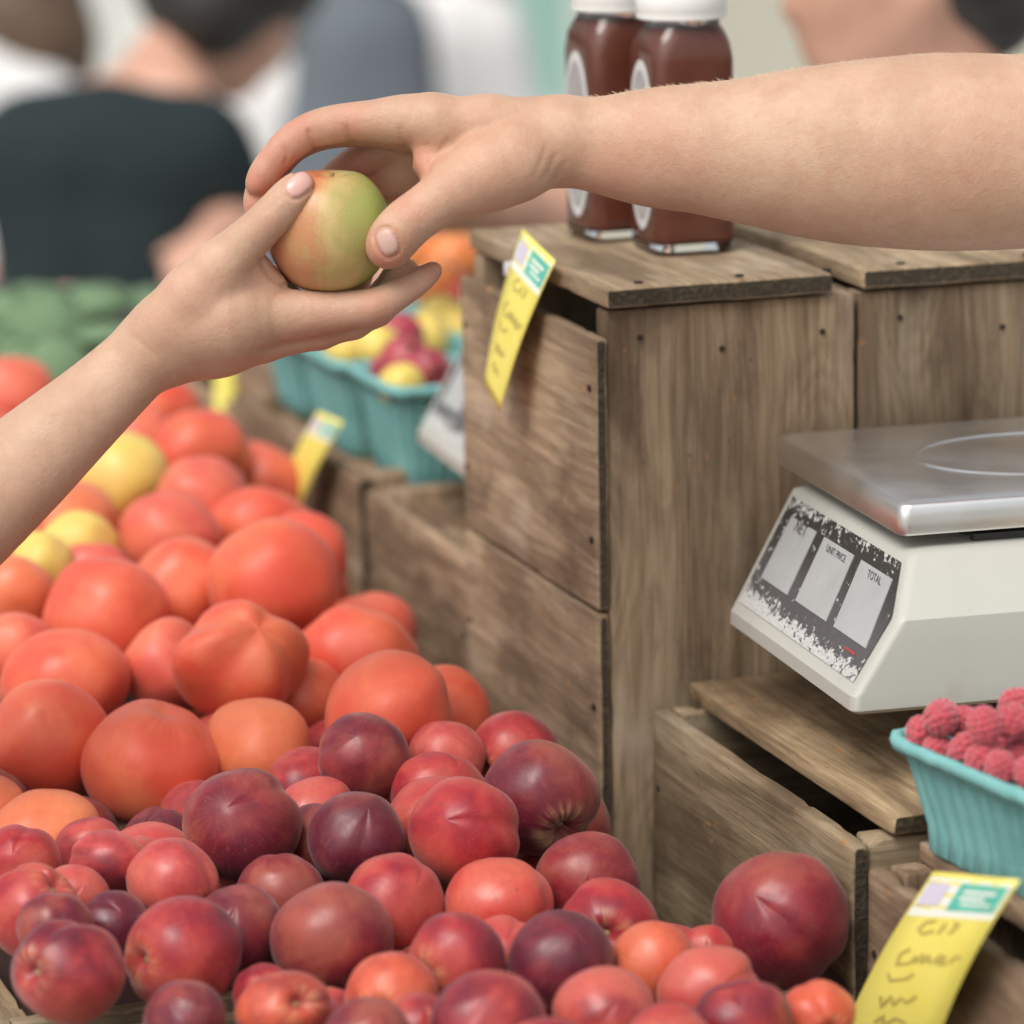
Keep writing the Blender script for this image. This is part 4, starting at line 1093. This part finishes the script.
def clampb(p):
    ca, sa = math.cos(ang), math.sin(ang); u = (p[0]-c0[0])*ca+(p[1]-c0[1])*sa; v = -(p[0]-c0[0])*sa+(p[1]-c0[1])*ca
    return pun_pt(min(.152, max(.013, u)), min(.102, max(.013, v)), p[2]-zb)
for it in range(60):
    for i in range(len(rp)):
        for j in range(i):
            dd = rp[i]-rp[j]; l = np.linalg.norm(dd)
            if l < .0175: rp[i] = rp[i]+dd/l*(.0205-l)*.25; rp[j] = rp[j]-dd/l*(.0205-l)*.25
    rp = [clampb(p) for p in rp]
for k in range(26):
    rp.append(pun_pt(rnd.uniform(.018, .15), rnd.uniform(.02, .095), .052+rnd.uniform(-.004, .004)))
kept = []
for p in rp:
    if all(np.linalg.norm(p-q) > .0150 for q in kept): kept.append(p)
for k, p in enumerate(kept):
    o = bpy.data.objects.new('raspberry', RMs[k % 3]); COL.objects.link(o); o.location = Vector(p)
    o.rotation_euler = (rnd.uniform(-1.4, 1.4), rnd.uniform(-1.4, 1.4), rnd.uniform(0, 6)); s = rnd.uniform(.80, .95); o.scale = (s, s, s)
    tag(o, 'ripe red raspberry heaped in the turquoise punnet in the near right corner', 'raspberry', 'raspberries in the near punnet')

# far punnets on the low crates
def far_punnet(label, x0, y0, L, Wd, Hh, z, rz=0):
    t = make_punnet('berry_punnet', label, L, Wd, Hh, 'turquoise punnets'); t.location = (x0, y0, z); t.rotation_euler.z = rz; return t
zc = 1.1905
q1 = np.array([.899, 2.975, zc])
far_punnet('turquoise punnet of plums beside the blurred scale', q1[0]-.018, q1[1]-.012, .13, .13, .084, zc)
far_punnet('turquoise punnet behind the plum punnet, under the customer hand', q1[0]-.022, q1[1]+.125, .13, .14, .080, zc+.001)
far_punnet('small far turquoise punnet under the fingers of the open hand', q1[0]-.02, q1[1]+.275, .13, .12, .07, zc+.006)
def small_fruit(x, y, Z, r, c, dark, lab, name='plum', grp='plums and apples in the far punnets', mesh=None):
    o = bpy.data.objects.new(name, mesh or NM[rnd.randrange(6)]); COL.objects.link(o)
    Z += .09 if grp.startswith('plums') else 0; o.location = Vector(P(x, y, Z)); k = r*Z/F; o.scale = (k, k, k); o.rotation_euler = (rnd.random()*6, rnd.random()*6, rnd.random()*6)
    o.color = (*c, dark); tag(o, lab, name.replace('_', ' '), grp)
YL, RDp, ORn = (.78, .60, .12), (.42, .04, .07), (.76, .24, .06)
for a in [
 (348, 352, 3.25, 26, YL, 0, 'yellow plum at the left end of the far punnet'), (392, 372, 3.17, 23, RDp, .3, 'crimson plum left of the pale yellow one'),
 (402, 386, 3.10, 24, YL, 0, 'pale yellow plum in front in the punnet'), (405, 360, 3.16, 26, RDp, .2, 'crimson plum in the middle of the punnet'),
 (428, 372, 3.13, 24, RDp, .3, 'crimson plum beside the blurred scale'), (378, 348, 3.22, 24, YL, 0, 'golden plum behind the crimson ones'),
 (400, 335, 3.26, 24, RDp, .1, 'far crimson plum below the open fingers'), (425, 340, 3.28, 26, YL, 0, 'yellow fruit above the crimson plums'),
 (442, 318, 3.36, 24, YL, 0, 'bright yellow fruit below the customer fingertip')]:
    small_fruit(*a)
far_punnet('turquoise punnet of orange and yellow fruit behind the tall crate', q1[0]+.12, q1[1]+.30, .14, .14, .07, zc)
for a in [(455, 262, 3.6, 30, ORn, .1, 'orange fruit left of the crate top'), (440, 285, 3.52, 28, ORn, .0, 'orange red fruit right of the fingertip'), (468, 300, 3.5, 26, (.66, .10, .05), .0, 'red orange fruit beside the tall crate edge'),
          (412, 255, 3.62, 28, ORn, .0, 'orange fruit seen below the vendor thumb'), (440, 232, 3.7, 28, (.66, .2, .06), .0, 'far orange fruit under the vendor palm'), (462, 330, 3.42, 24, YL, 0, 'yellow fruit next to the crate side'), (470, 235, 3.72, 24, YL, 0, 'pale far fruit at the crate corner')]:
    small_fruit(*a, name='peach', grp='orange fruit on the far crate')

# ------------------------------------------------------------------ price cards
def card(label, tl, tr, br, bl, bend, text=True, logo=True):
    """card through four world corners, slightly bowed by bend"""
    tl, tr, br, bl = [np.array(q, float) for q in (tl, tr, br, bl)]
    nrm = np.cross(tr-tl, bl-tl); nrm /= np.linalg.norm(nrm)
    if nrm@(CC-tl) < 0: nrm = -nrm
    org = tl
    def pt(u, v, lift=0): return (tl*(1-u)*(1-v)+tr*u*(1-v)+br*u*v+bl*(1-u)*v)+nrm*(bend*math.sin(v*math.pi)+lift)-org
    def patch(u0, u1, v0, v1, lift, gu=4, gv=16):
        V = []; Fc = []
        for j in range(gv+1):
            for i in range(gu+1): V.append(pt(u0+(u1-u0)*i/gu, v0+(v1-v0)*j/gv, lift))
        for j in range(gv):
            for i in range(gu): k = j*(gu+1)+i; Fc.append((k, k+1, k+gu+2, k+gu+1))
        return V, Fc
    t = link('price_card', mesh_from(*patch(0, 1, 0, 1, 0)), CARD, None, org); tag(t, label, 'price card', 'yellow price cards')
    sdm = t.modifiers.new('thickness', 'SOLIDIFY'); sdm.thickness = .0004
    def sub(nm, m, *a):
        link(nm, mesh_from(*patch(*a)), m, t)
    if logo:
        sub('white_print', CARDW, .03, .97, .03, .24, .0004, 4, 6); 
        sub('green_print', CARDG, .42, .94, .05, .20, .0007, 4, 6)
        sub('lilac_print', CARDI, .06, .30, .06, .18, .0007, 4, 6)
        V = []; Fc = []
        for k, (u0, u1, v0, v1) in enumerate(((.50, .86, .085, .105), (.50, .78, .12, .14), (.55, .88, .155, .17))):
            a, b = patch(u0, u1, v0, v1, .0010, 3, 1); n = len(V); V += a; Fc += [tuple(q+n for q in f) for f in b]
        link('logo_lettering', mesh_from(V, Fc), CARDW, t)
    if text:
        V = []; Fc = []
        strokes = [  # loose marker handwriting, in card coordinates
          [(.40, .26), (.30, .27), (.26, .31), (.33, .335), (.44, .315)], [(.52, .27), (.50, .33)], [(.60, .27), (.66, .27), (.62, .33)],
          [(.30, .42), (.22, .45), (.24, .51), (.38, .50), (.40, .46)], [(.42, .50), (.47, .45), (.50, .50), (.54, .455), (.58, .50)], [(.62, .50), (.66, .455), (.72, .465), (.68, .505), (.76, .50)], [(.79, .50), (.82, .455), (.88, .47)],
          [(.20, .56), (.26, .60), (.42, .59), (.48, .56)],
          [(.24, .69), (.30, .75), (.35, .69), (.42, .74), (.46, .70), (.55, .73), (.62, .69)], [(.30, .84), (.36, .80), (.40, .86), (.50, .82), (.62, .85)]]
        for s_ in strokes:
            s2 = []
            for a, b in zip(s_[:-1], s_[1:]):
                for k in range(4): s2.append((a[0]+(b[0]-a[0])*k/4, a[1]+(b[1]-a[1])*k/4))
            s2.append(s_[-1])
            n = len(V)
            for k, (u, v) in enumerate(s2):
                w = .018; a = s2[max(0, k-1)]; b = s2[min(len(s2)-1, k+1)]
                dx, dy = b[0]-a[0], (b[1]-a[1])*2.4; l = math.hypot(dx, dy)+1e-6
                V.append(pt(u-dy/l*w, v+dx/l*w/2.4, .0009)); V.append(pt(u+dy/l*w, v-dx/l*w/2.4, .0009))
            for k in range(len(s2)-1): Fc.append((n+2*k, n+2*k+1, n+2*k+3, n+2*k+2))
        link('handwriting', mesh_from(V, Fc), INK, t)
    return t
c1 = card('yellow price card taped to the lid edge of the tall crate', on_x(523, 229, .862), on_x(556, 261, .860), on_x(500, 411, .836), on_x(484, 382, .838), .003)
V, Fc = [], []
for j in range(7):
    for i in range(11):
        q = on_x(504+i*2.6, 262+j*2.2-i*.3, .861-.003*noise.noise(Vector((i*.6, j*.7, 1)))-.002); V.append(q-np.array(c1.location))
for j in range(6):
    for i in range(10): k = j*11+i; Fc.append((k, k+1, k+12, k+11))
tp = link('tape', mesh_from(V, Fc), TAPE, c1)
card('near yellow price card leaning out over the bottom right corner', P(934, 871, 2.268), P(1021, 880, 2.160), P(936, 1046, 2.255), P(835, 1052, 2.36), .004)
card('blurred yellow card stuck upright among the far tomatoes by the wooden wall', on_x(318, 411, .850), on_x(344, 422, .853), on_x(299, 510, .835), on_x(275, 500, .832), .002, False, True)
card('farthest yellow card beside the tomatoes below the customer wrist', P(213, 366, 3.60), P(236, 366, 3.62), P(237, 422, 3.56), P(214, 422, 3.55), .002, False, False)

# ------------------------------------------------------------------ cabbages behind the tomatoes
CABM = N('cabbage_leaf', .55, spec=.4); _v = CABM.objoff(); _n = CABM.noise(_v, 14, 4, .6)
CABM.col(CABM.mix(_n, (.11, .21, .10), (.28, .41, .23))); CABM.bump(CABM.noise(_v, 60, 4), .6, .004); CABM = CABM.m
def cabbage_mesh(seed):
    rr = random.Random(seed); V = []; Fc = []
    for L in range(13):
        az = L*2.4+rr.uniform(-.3, .3); open_ = .25+.75*min(1, L/9); n = 12
        base = len(V); tilt = 1.45-.9*open_
        for j in range(n+1):
            for i in range(n+1):
                u = (i/n-.5)*2; v = j/n; wdt = math.sin(min(1, v*1.25+.12)*math.pi*.62)*.85
                th = v*1.7*(1-.12*open_); ph = az+u*wdt
                r = .80+.035*L/2+.05*math.sin(u*9+seed+L)*v**2+.05*noise.noise(Vector((u*3+L, v*3, seed)))
                r += open_*.22*v*v
                V.append((r*math.sin(th+.1)*math.cos(ph), r*math.sin(th+.1)*math.sin(ph), -r*math.cos(th+.1)*.85))
        for j in range(n):
            for i in range(n): k = base+j*(n+1)+i; Fc.append((k, k+1, k+n+2, k+n+1))
    base = len(V)
    for j in range(17):
        for i in range(24):
            th = math.pi*j/16; a = i*math.tau/24; V.append((.76*math.sin(th)*math.cos(a), .76*math.sin(th)*math.sin(a), .7*math.cos(th)))
    for j in range(16):
        for i in range(24): Fc.append((base+j*24+i, base+(j+1)*24+i, base+(j+1)*24+(i+1) % 24, base+j*24+(i+1) % 24))
    me = mesh_from(V, Fc); me.materials.append(CABM); return me
CM = [cabbage_mesh(k) for k in range(3)]
for k, (x, y, Z, r, lab) in enumerate(((28, 326, 4.05, 48, 'blurred green cabbage at the left edge'), (88, 318, 4.15, 44, 'blurred green cabbage right of the leftmost one'), (40, 368, 3.85, 42, 'cabbage lowest in the green heap just above the forearm'),
        (152, 306, 4.4, 24, 'small dark green cabbage in front of the black shirt'), (112, 352, 3.95, 38, 'cabbage nearest the customer wrist'), (-30, 350, 4.0, 48, 'cabbage cut by the left edge'))):
    o = bpy.data.objects.new('cabbage', CM[k % 3]); COL.objects.link(o); o.location = Vector(P(x, y, Z)); s = r*Z/F; o.scale = (s, s, s*.9); o.rotation_euler = (math.pi+rnd.uniform(-.4, .4), rnd.uniform(-.4, .4), rnd.random()*6)
    tag(o, lab, 'cabbage', 'cabbages behind the tomatoes')
lidded_crate('low crate under the green cabbages', .62, 1.05, 3.80, 4.35, TABLE, 1.06, lidt=.012, lid_in=.0, lid_z=1.0615, tint=(.8, .75, .7), group='low lidded crates')

# ------------------------------------------------------------------ people in the background
def hexm(s, lo, hi, res, cones, k):
    g = Sdf(lo, hi, res)
    return g
def body_part(name, chains, k, res, mat, parent=None, origin=(0, 0, 0), balls=()):
    P3 = [np.array(q[:3], float) for c in chains for q in c]; rm = max(q[3] for c in chains for q in c)
    lo = np.min(P3, 0)-rm-res*4-k; hi = np.max(P3, 0)+rm+res*4+k
    g = Sdf(lo, hi, res)
    for c in chains:
        if len(c) == 1: c = [c[0], (c[0][0], c[0][1], c[0][2]+.001, c[0][3])]
        g.chain(c, k)
    V, Q = g.mesh(); me = mesh_np(V-np.array(origin), Q)
    at = me.attributes.new('flush', 'FLOAT', 'POINT'); at.data.foreach_set('value', np.zeros(len(V), np.float32))
    return link(name, me, mat, parent, origin if parent is None else None)
def head_chains(c, f, u):
    """c centre of the cranium, f facing, u up"""
    c, f, u = [np.array(q, float) for q in (c, f, u)]; f /= np.linalg.norm(f); u = u-f*(u@f); u /= np.linalg.norm(u); s = np.cross(f, u)
    L = lambda a, b, d=0: tuple(c+f*a+u*b+s*d)
    ch = [[(*L(-.025, .01), .083), (*L(.02, .0), .078), (*L(.045, -.045), .055), (*L(.068, -.095), .026)],
          [(*L(.082, -.005), .010), (*L(.103, -.045), .013)], [(*L(.084, -.072), .013), (*L(.086, -.08), .012)],
          [(*L(0, -.055, .045), .03), (*L(.055, -.095, .015), .022)], [(*L(0, -.055, -.045), .03), (*L(.055, -.095, -.015), .022)]]
    for sd_ in (-1, 1): ch.append([(*L(-.012, -.0, .078*sd_), .013), (*L(-.006, -.045, .075*sd_), .009)])
    return ch, L
def person(label, head, f, u, shoulders, pelvis, feet, arms, hairc, shirtc, trouserc, extra=(), hair=None, long_hair=False, skin=SKINF, sleeve=.5, sh_r=.055, neck=True, res=.009, wide=.115, hairbits=()):
    hc, L = head_chains(head, f, u); base = np.array([(feet[0][0]+feet[1][0])/2, (feet[0][1]+feet[1][1])/2, 0])
    sl, sr = [np.array(q, float) for q in shoulders]; mid = (sl+sr)/2; pv = np.array(pelvis, float)
    nb = mid*.9+np.array(head)*.1; ax = (sr-sl); ax /= np.linalg.norm(ax)
    w = np.linalg.norm(sr-sl)/2
    ch = list(hc)+list(extra); ch.append([(*L(-.02, -.06), .052), (*(nb+(mid-pv)*.04), .056)])
    torso = [[(*sl, sh_r), (*(mid+(mid-pv)*.02), .07), (*sr, sh_r)]]
    for e in (-1, 1): torso.append([(*(mid+ax*e*w*.55-(mid-pv)*.12), .09), (*(mid*.45+pv*.55+ax*e*.045), .085), (*(pv+ax*e*.06), .10)])
    legs = []
    for e, ft in zip((-1, 1), feet):
        ft = np.array(ft, float); hip = pv+ax*e*.08; kn = (hip+ft)/2+np.array([0, 0, .02])
        legs.append([(*hip, .085), (*kn, .055), (*(ft+np.array([0, 0, .08])), .04)]); 
    foot = [[(*(np.array(ft)+np.array([0, 0, .04])), .04), (*(np.array(ft)+np.array([f[0]*.13, f[1]*.13, .03])), .03)] for ft in feet]
    arm_ch, slv = [], []
    for a in arms:
        a = [np.array(q, float) for q in a]
        arm_ch.append([(*a[0], .05), (*a[1], .042), (*(a[1]*.4+a[2]*.6), .036), (*a[2], .027)])
        d = a[2]-a[1]; d /= np.linalg.norm(d); arm_ch.append([(*a[2], .026), (*(a[2]+d*.06), .03), (*(a[2]+d*.09), .02)])
        sid = np.cross(d, UP); sid /= np.linalg.norm(sid)+1e-9
        for kf in range(4): arm_ch.append([(*(a[2]+d*.075+sid*(kf-1.5)*.018), .010), (*(a[2]+d*.12+sid*(kf-1.5)*.02-UP*.01), .009), (*(a[2]+d*(.155-abs(kf-1.3)*.01)+sid*(kf-1.5)*.02-UP*.025), .007)])
        arm_ch.append([(*(a[2]+d*.03+sid*.02), .012), (*(a[2]+d*.07+sid*.055), .009)])
        e1 = a[0]*(1-sleeve)+a[1]*sleeve if sleeve <= 1 else a[1]*(2-sleeve)+a[2]*(sleeve-1)
        slv.append([(*a[0], .064), (*(a[0]*.5+e1*.5 if sleeve <= 1 else a[1]), .06), (*e1, .056)])
    body = body_part('person', ch+torso+legs+foot+arm_ch, .02, res, skin, None, base); tag(body, label, 'person')
    shirt = [[(q[0], q[1], q[2], q[3]+.013) for q in c] for c in torso]+slv
    body_part('shirt', shirt, .03, res, shirtc, body, base)
    body_part('trousers', [[(q[0], q[1], q[2], q[3]+.014) for q in c] for c in legs]+[[(*(pv-ax*.06), .112), (*(pv+ax*.06), .112)]], .03, res, trouserc, body, base)
    body_part('shoes', [[(q[0], q[1], q[2], q[3]+.008) for q in c] for c in foot], .01, res, DARKP, body, base)
    hb = [[(*L(-.03, .03), .094), (*L(.012, .055), .07)], [(*L(-.05, -.01), .078)]]
    if long_hair: hb.append([(*L(-.06, -.02), .085), (*L(-.075, -.14), .08), (*L(-.07, -.30), .06)])
    for h in hairbits: hb.append([(*L(*q[:3]), q[3]) for q in h])
    body_part('hair', hb, .03, res, hairc, body, base)
    for e in (-1, 1):
        body_part('eye', [[(*L(.074, -.012, .03*e), .0125)]], .002, .003, EYE, body, base)
        body_part('eyebrow', [[(*L(.088, .018, .018*e), .005), (*L(.078, .02, .045*e), .0045)]], .002, .003, hairc, body, base)
    return body
EYE = plain('eye', (.25, .22, .2), .2)
HBL = plain('near_black_hair', (.022, .02, .018), .5, .4, 60); HBR = plain('brown_hair', (.10, .06, .035), .5, .4, 60)
BLK = cloth('black_shirt', (.022, .032, .034)); WHT = cloth('white_shirt', (.72, .71, .70)); GRB = cloth('slate_jacket', (.13, .15, .17))
DEN = cloth('denim', (.06, .08, .13)); GRY = cloth('grey_trousers', (.10, .10, .10)); MNT = cloth('mint_shirt', (.50, .70, .64))
def G(p): return (p[0], p[1], 0)
# woman in black, bending over the next stall
Zp = 5.5
sl, sr = P(32, 150, Zp), P(196, 152, Zp-.03); pv = P(112, 330, Zp+.02)
person('person in a black top with short dark hair bending over the produce', P(228, -2, Zp+.1), CR*.85+CF*.4-UP*.45, UP*.9+CR*.35, (sl, sr), pv,
       (G(P(80, 400, Zp)), G(P(150, 400, Zp-.1))), ((sl, P(40, 260, Zp), P(95, 350, Zp-.1)), (sr, P(240, 225, Zp), P(215, 246, Zp-.16))), HBL, BLK, GRY, sleeve=.75, sh_r=.060, extra=([(*P(92, 112, 5.5), .045), (*P(170, 104, 5.5), .06)],),
       hairbits=([(-.02, .05, 0, .10)], [(-.03, -.02, .05, .07)], [(-.03, -.02, -.05, .07)], [(-.0, .06, .03, .085), (.05, .05, .0, .065)], [(-.06, .09, .0, .09)], [(.02, .09, .05, .07)], [(-.1, .03, 0, .07)]))
# person with long brown hair at the left edge
Zp = 6.6; sl, sr = P(-75, 92, Zp), P(38, 96, Zp)
person('person with long brown hair and pale shirt at the top left edge', P(2, -45, Zp+.05), CF*.7-CR*.7, UP, (sl, sr), P(-20, 330, Zp),
       (G(P(-50, 400, Zp)), G(P(10, 400, Zp))), ((sl, P(-95, 200, Zp), P(-60, 300, Zp-.2)), (sr, P(52, 200, Zp+.05), P(0, 280, Zp-.2))), HBR, WHT, DEN, long_hair=True, sleeve=1.5,
       hairbits=([(-.05, -.1, -.04, .07), (-.04, -.30, -.05, .045)],))
# person in slate jacket
Zp = 7.4; sl, sr = P(344, 30, Zp), P(386, 26, Zp)
person('standing person in a slate grey jacket behind the hands', P(362, -75, Zp), CF, UP, (sl, sr), P(362, 260, Zp), (G(P(340, 400, Zp)), G(P(385, 400, Zp))),
       ((sl, P(330, 150, Zp), P(335, 250, Zp-.1)), (sr, P(400, 140, Zp), P(395, 240, Zp-.1))), HBR, GRB, DEN, sleeve=1.8, sh_r=.06)
# person in white beyond
Zp = 8.0; sl, sr = P(228, 95, Zp), P(300, 90, Zp)
person('far person in a white top between the black top and the slate jacket', P(268, 10, Zp), CF-CR*.4, UP, (sl, sr), P(268, 280, Zp), (G(P(250, 380, Zp)), G(P(290, 380, Zp))),
       ((sl, P(215, 190, Zp), P(225, 280, Zp-.1)), (sr, P(312, 190, Zp), P(305, 280, Zp-.1))), HBR, WHT, WHT, sleeve=1.2)
Zp = 7.8; sl, sr = P(432, 30, Zp), P(486, 34, Zp)
person('far person in a white shirt above the vendor wrist', P(462, -70, Zp), CR, UP, (sl, sr), P(462, 250, Zp), (G(P(445, 380, Zp)), G(P(480, 380, Zp))),
       ((sl, P(418, 140, Zp), P(440, 230, Zp-.1)), (sr, P(512, 140, Zp), P(480, 230, Zp-.1))), HBR, WHT, GRY, sleeve=1.6)
# man behind the stall on the right, face in profile looking left and down
Zp = 3.75; sl, sr = P(850, 190, Zp-.12), P(1075, 150, Zp+.25)
person('person with short dark hair and a white shirt behind the right crates, face in profile', P(902, -58, Zp), -CR*.95-UP*.12-CF*.12, UP*.96-CR*.22, (sl, sr), P(985, 560, Zp+.12)+CR*0,
       (G(P(930, 600, Zp)), G(P(1040, 600, Zp+.1))), ((sl, P(700, 245, 3.62), P(500, 203, 3.45)), (sr, P(1130, 380, Zp+.2), P(1080, 560, Zp+.05))), HBL, WHT, GRY, sleeve=.7, res=.007,
       hairbits=([(-.06, -.035, .0, .07), (-.075, -.07, .0, .045)],))

# ------------------------------------------------------------------ backdrop: market tent and building
TENT = plain('white_vinyl', (.80, .80, .76), .6, .05, 1); MINT = plain('mint_vinyl', (.60, .80, .74), .6, .1, 1); BEI = plain('beige_render', (.52, .50, .42), .85, .08, 1)
def slab(name, pts, zlo, zhi, th, mat, parent, folds=0.):
    V = []; Fc = []; n = 60; a, b = np.array(pts[0]), np.array(pts[1]); d = b-a; nn = np.array([-d[1], d[0]])/np.linalg.norm(d)
    for k in range(n+1):
        q = a+d*k/n+nn*folds*math.sin(k*.9)
        for z in (zlo, zhi):
            for s_ in (0, th): r = q+nn*s_; V.append((r[0], r[1], z))
    for k in range(n):
        i = k*4; j = i+4
        for q in ((0, 2, 2, 0), ): pass
        Fc += [(i, j, j+2, i+2), (i+1, i+3, j+3, j+1), (i+2, j+2, j+3, i+3), (i, i+1, j+1, j)]
    Fc += [(0, 2, 3, 1), (n*4, n*4+1, n*4+3, n*4+2)]
    return link(name, mesh_from(V, Fc, False), mat, parent)
pa, pb = P(-500, 100, 11.5), P(560, 100, 11.5)
tn = empty('market_tent', (*pa[:2], 0), 'white vinyl market tent wall across the background', 'tent')
tn.location = (0, 0, 0)
slab('side_wall', (pa[:2], pb[:2]), .02, 2.3, .02, TENT, tn, .05)
for q in (pa, pb, (pa+pb)/2):
    V, Fc = loft([rrect(q[0]-.03, q[0]+.03, q[1]-.12, q[1]-.06, .008, z) for z in (0, 2.4)]); link('pole', mesh_from(V, Fc, True, 40), TENT, tn)
mA, mB = P(492, 50, 10.5), P(572, 50, 10.5)
tag(slab('banner', (mA[:2], mB[:2]), .6, 2.0, .02, MINT, None, .02), 'mint green banner hanging left of the jam jars', 'banner')
bA, bB = P(540, 40, 14), P(1600, 40, 14)
bd = empty('building', (0, 0, 0), 'plain beige building wall far behind the jam jars', 'building')
slab('wall', (bA[:2], bB[:2]), 0, 5, .3, BEI, bd)
# market stalls row edge: second table carrying the cabbages' neighbour is the same stall

# ------------------------------------------------------------------ light
w = bpy.data.worlds.new('World'); S.world = w; w.use_nodes = True; nt = w.node_tree
sky = nt.nodes.new('ShaderNodeTexSky'); sky.sky_type = 'NISHITA'; sky.sun_disc = False
sun_dir = np.array([-.46, -.36, .84]); sun_dir /= np.linalg.norm(sun_dir)
sky.sun_elevation = math.asin(sun_dir[2]); sky.sun_rotation = math.atan2(sun_dir[0], sun_dir[1]); sky.dust_density = 4; sky.air_density = 1.5
hs = nt.nodes.new('ShaderNodeHueSaturation'); hs.inputs['Saturation'].default_value = .25
bg = nt.nodes['Background']; bg.inputs['Strength'].default_value = .115
nt.links.new(sky.outputs[0], hs.inputs['Color']); nt.links.new(hs.outputs[0], bg.inputs['Color'])
ld = bpy.data.lights.new('sun', 'SUN'); ld.energy = 1.5; ld.angle = R(34); ld.color = (1, .95, .89)
lo_ = bpy.data.objects.new('sun', ld); COL.objects.link(lo_); lo_.rotation_euler = Vector(sun_dir).to_track_quat('Z', 'Y').to_euler()
S.view_settings.view_transform = 'Standard'; S.view_settings.look = 'None'; S.view_settings.gamma = 1; S.view_settings.exposure = .44
S.cycles.max_bounces = 8; S.cycles.diffuse_bounces = 4; S.cycles.use_denoising = True
try: S.cycles.denoiser = 'OPENIMAGEDENOISE'
except Exception: pass
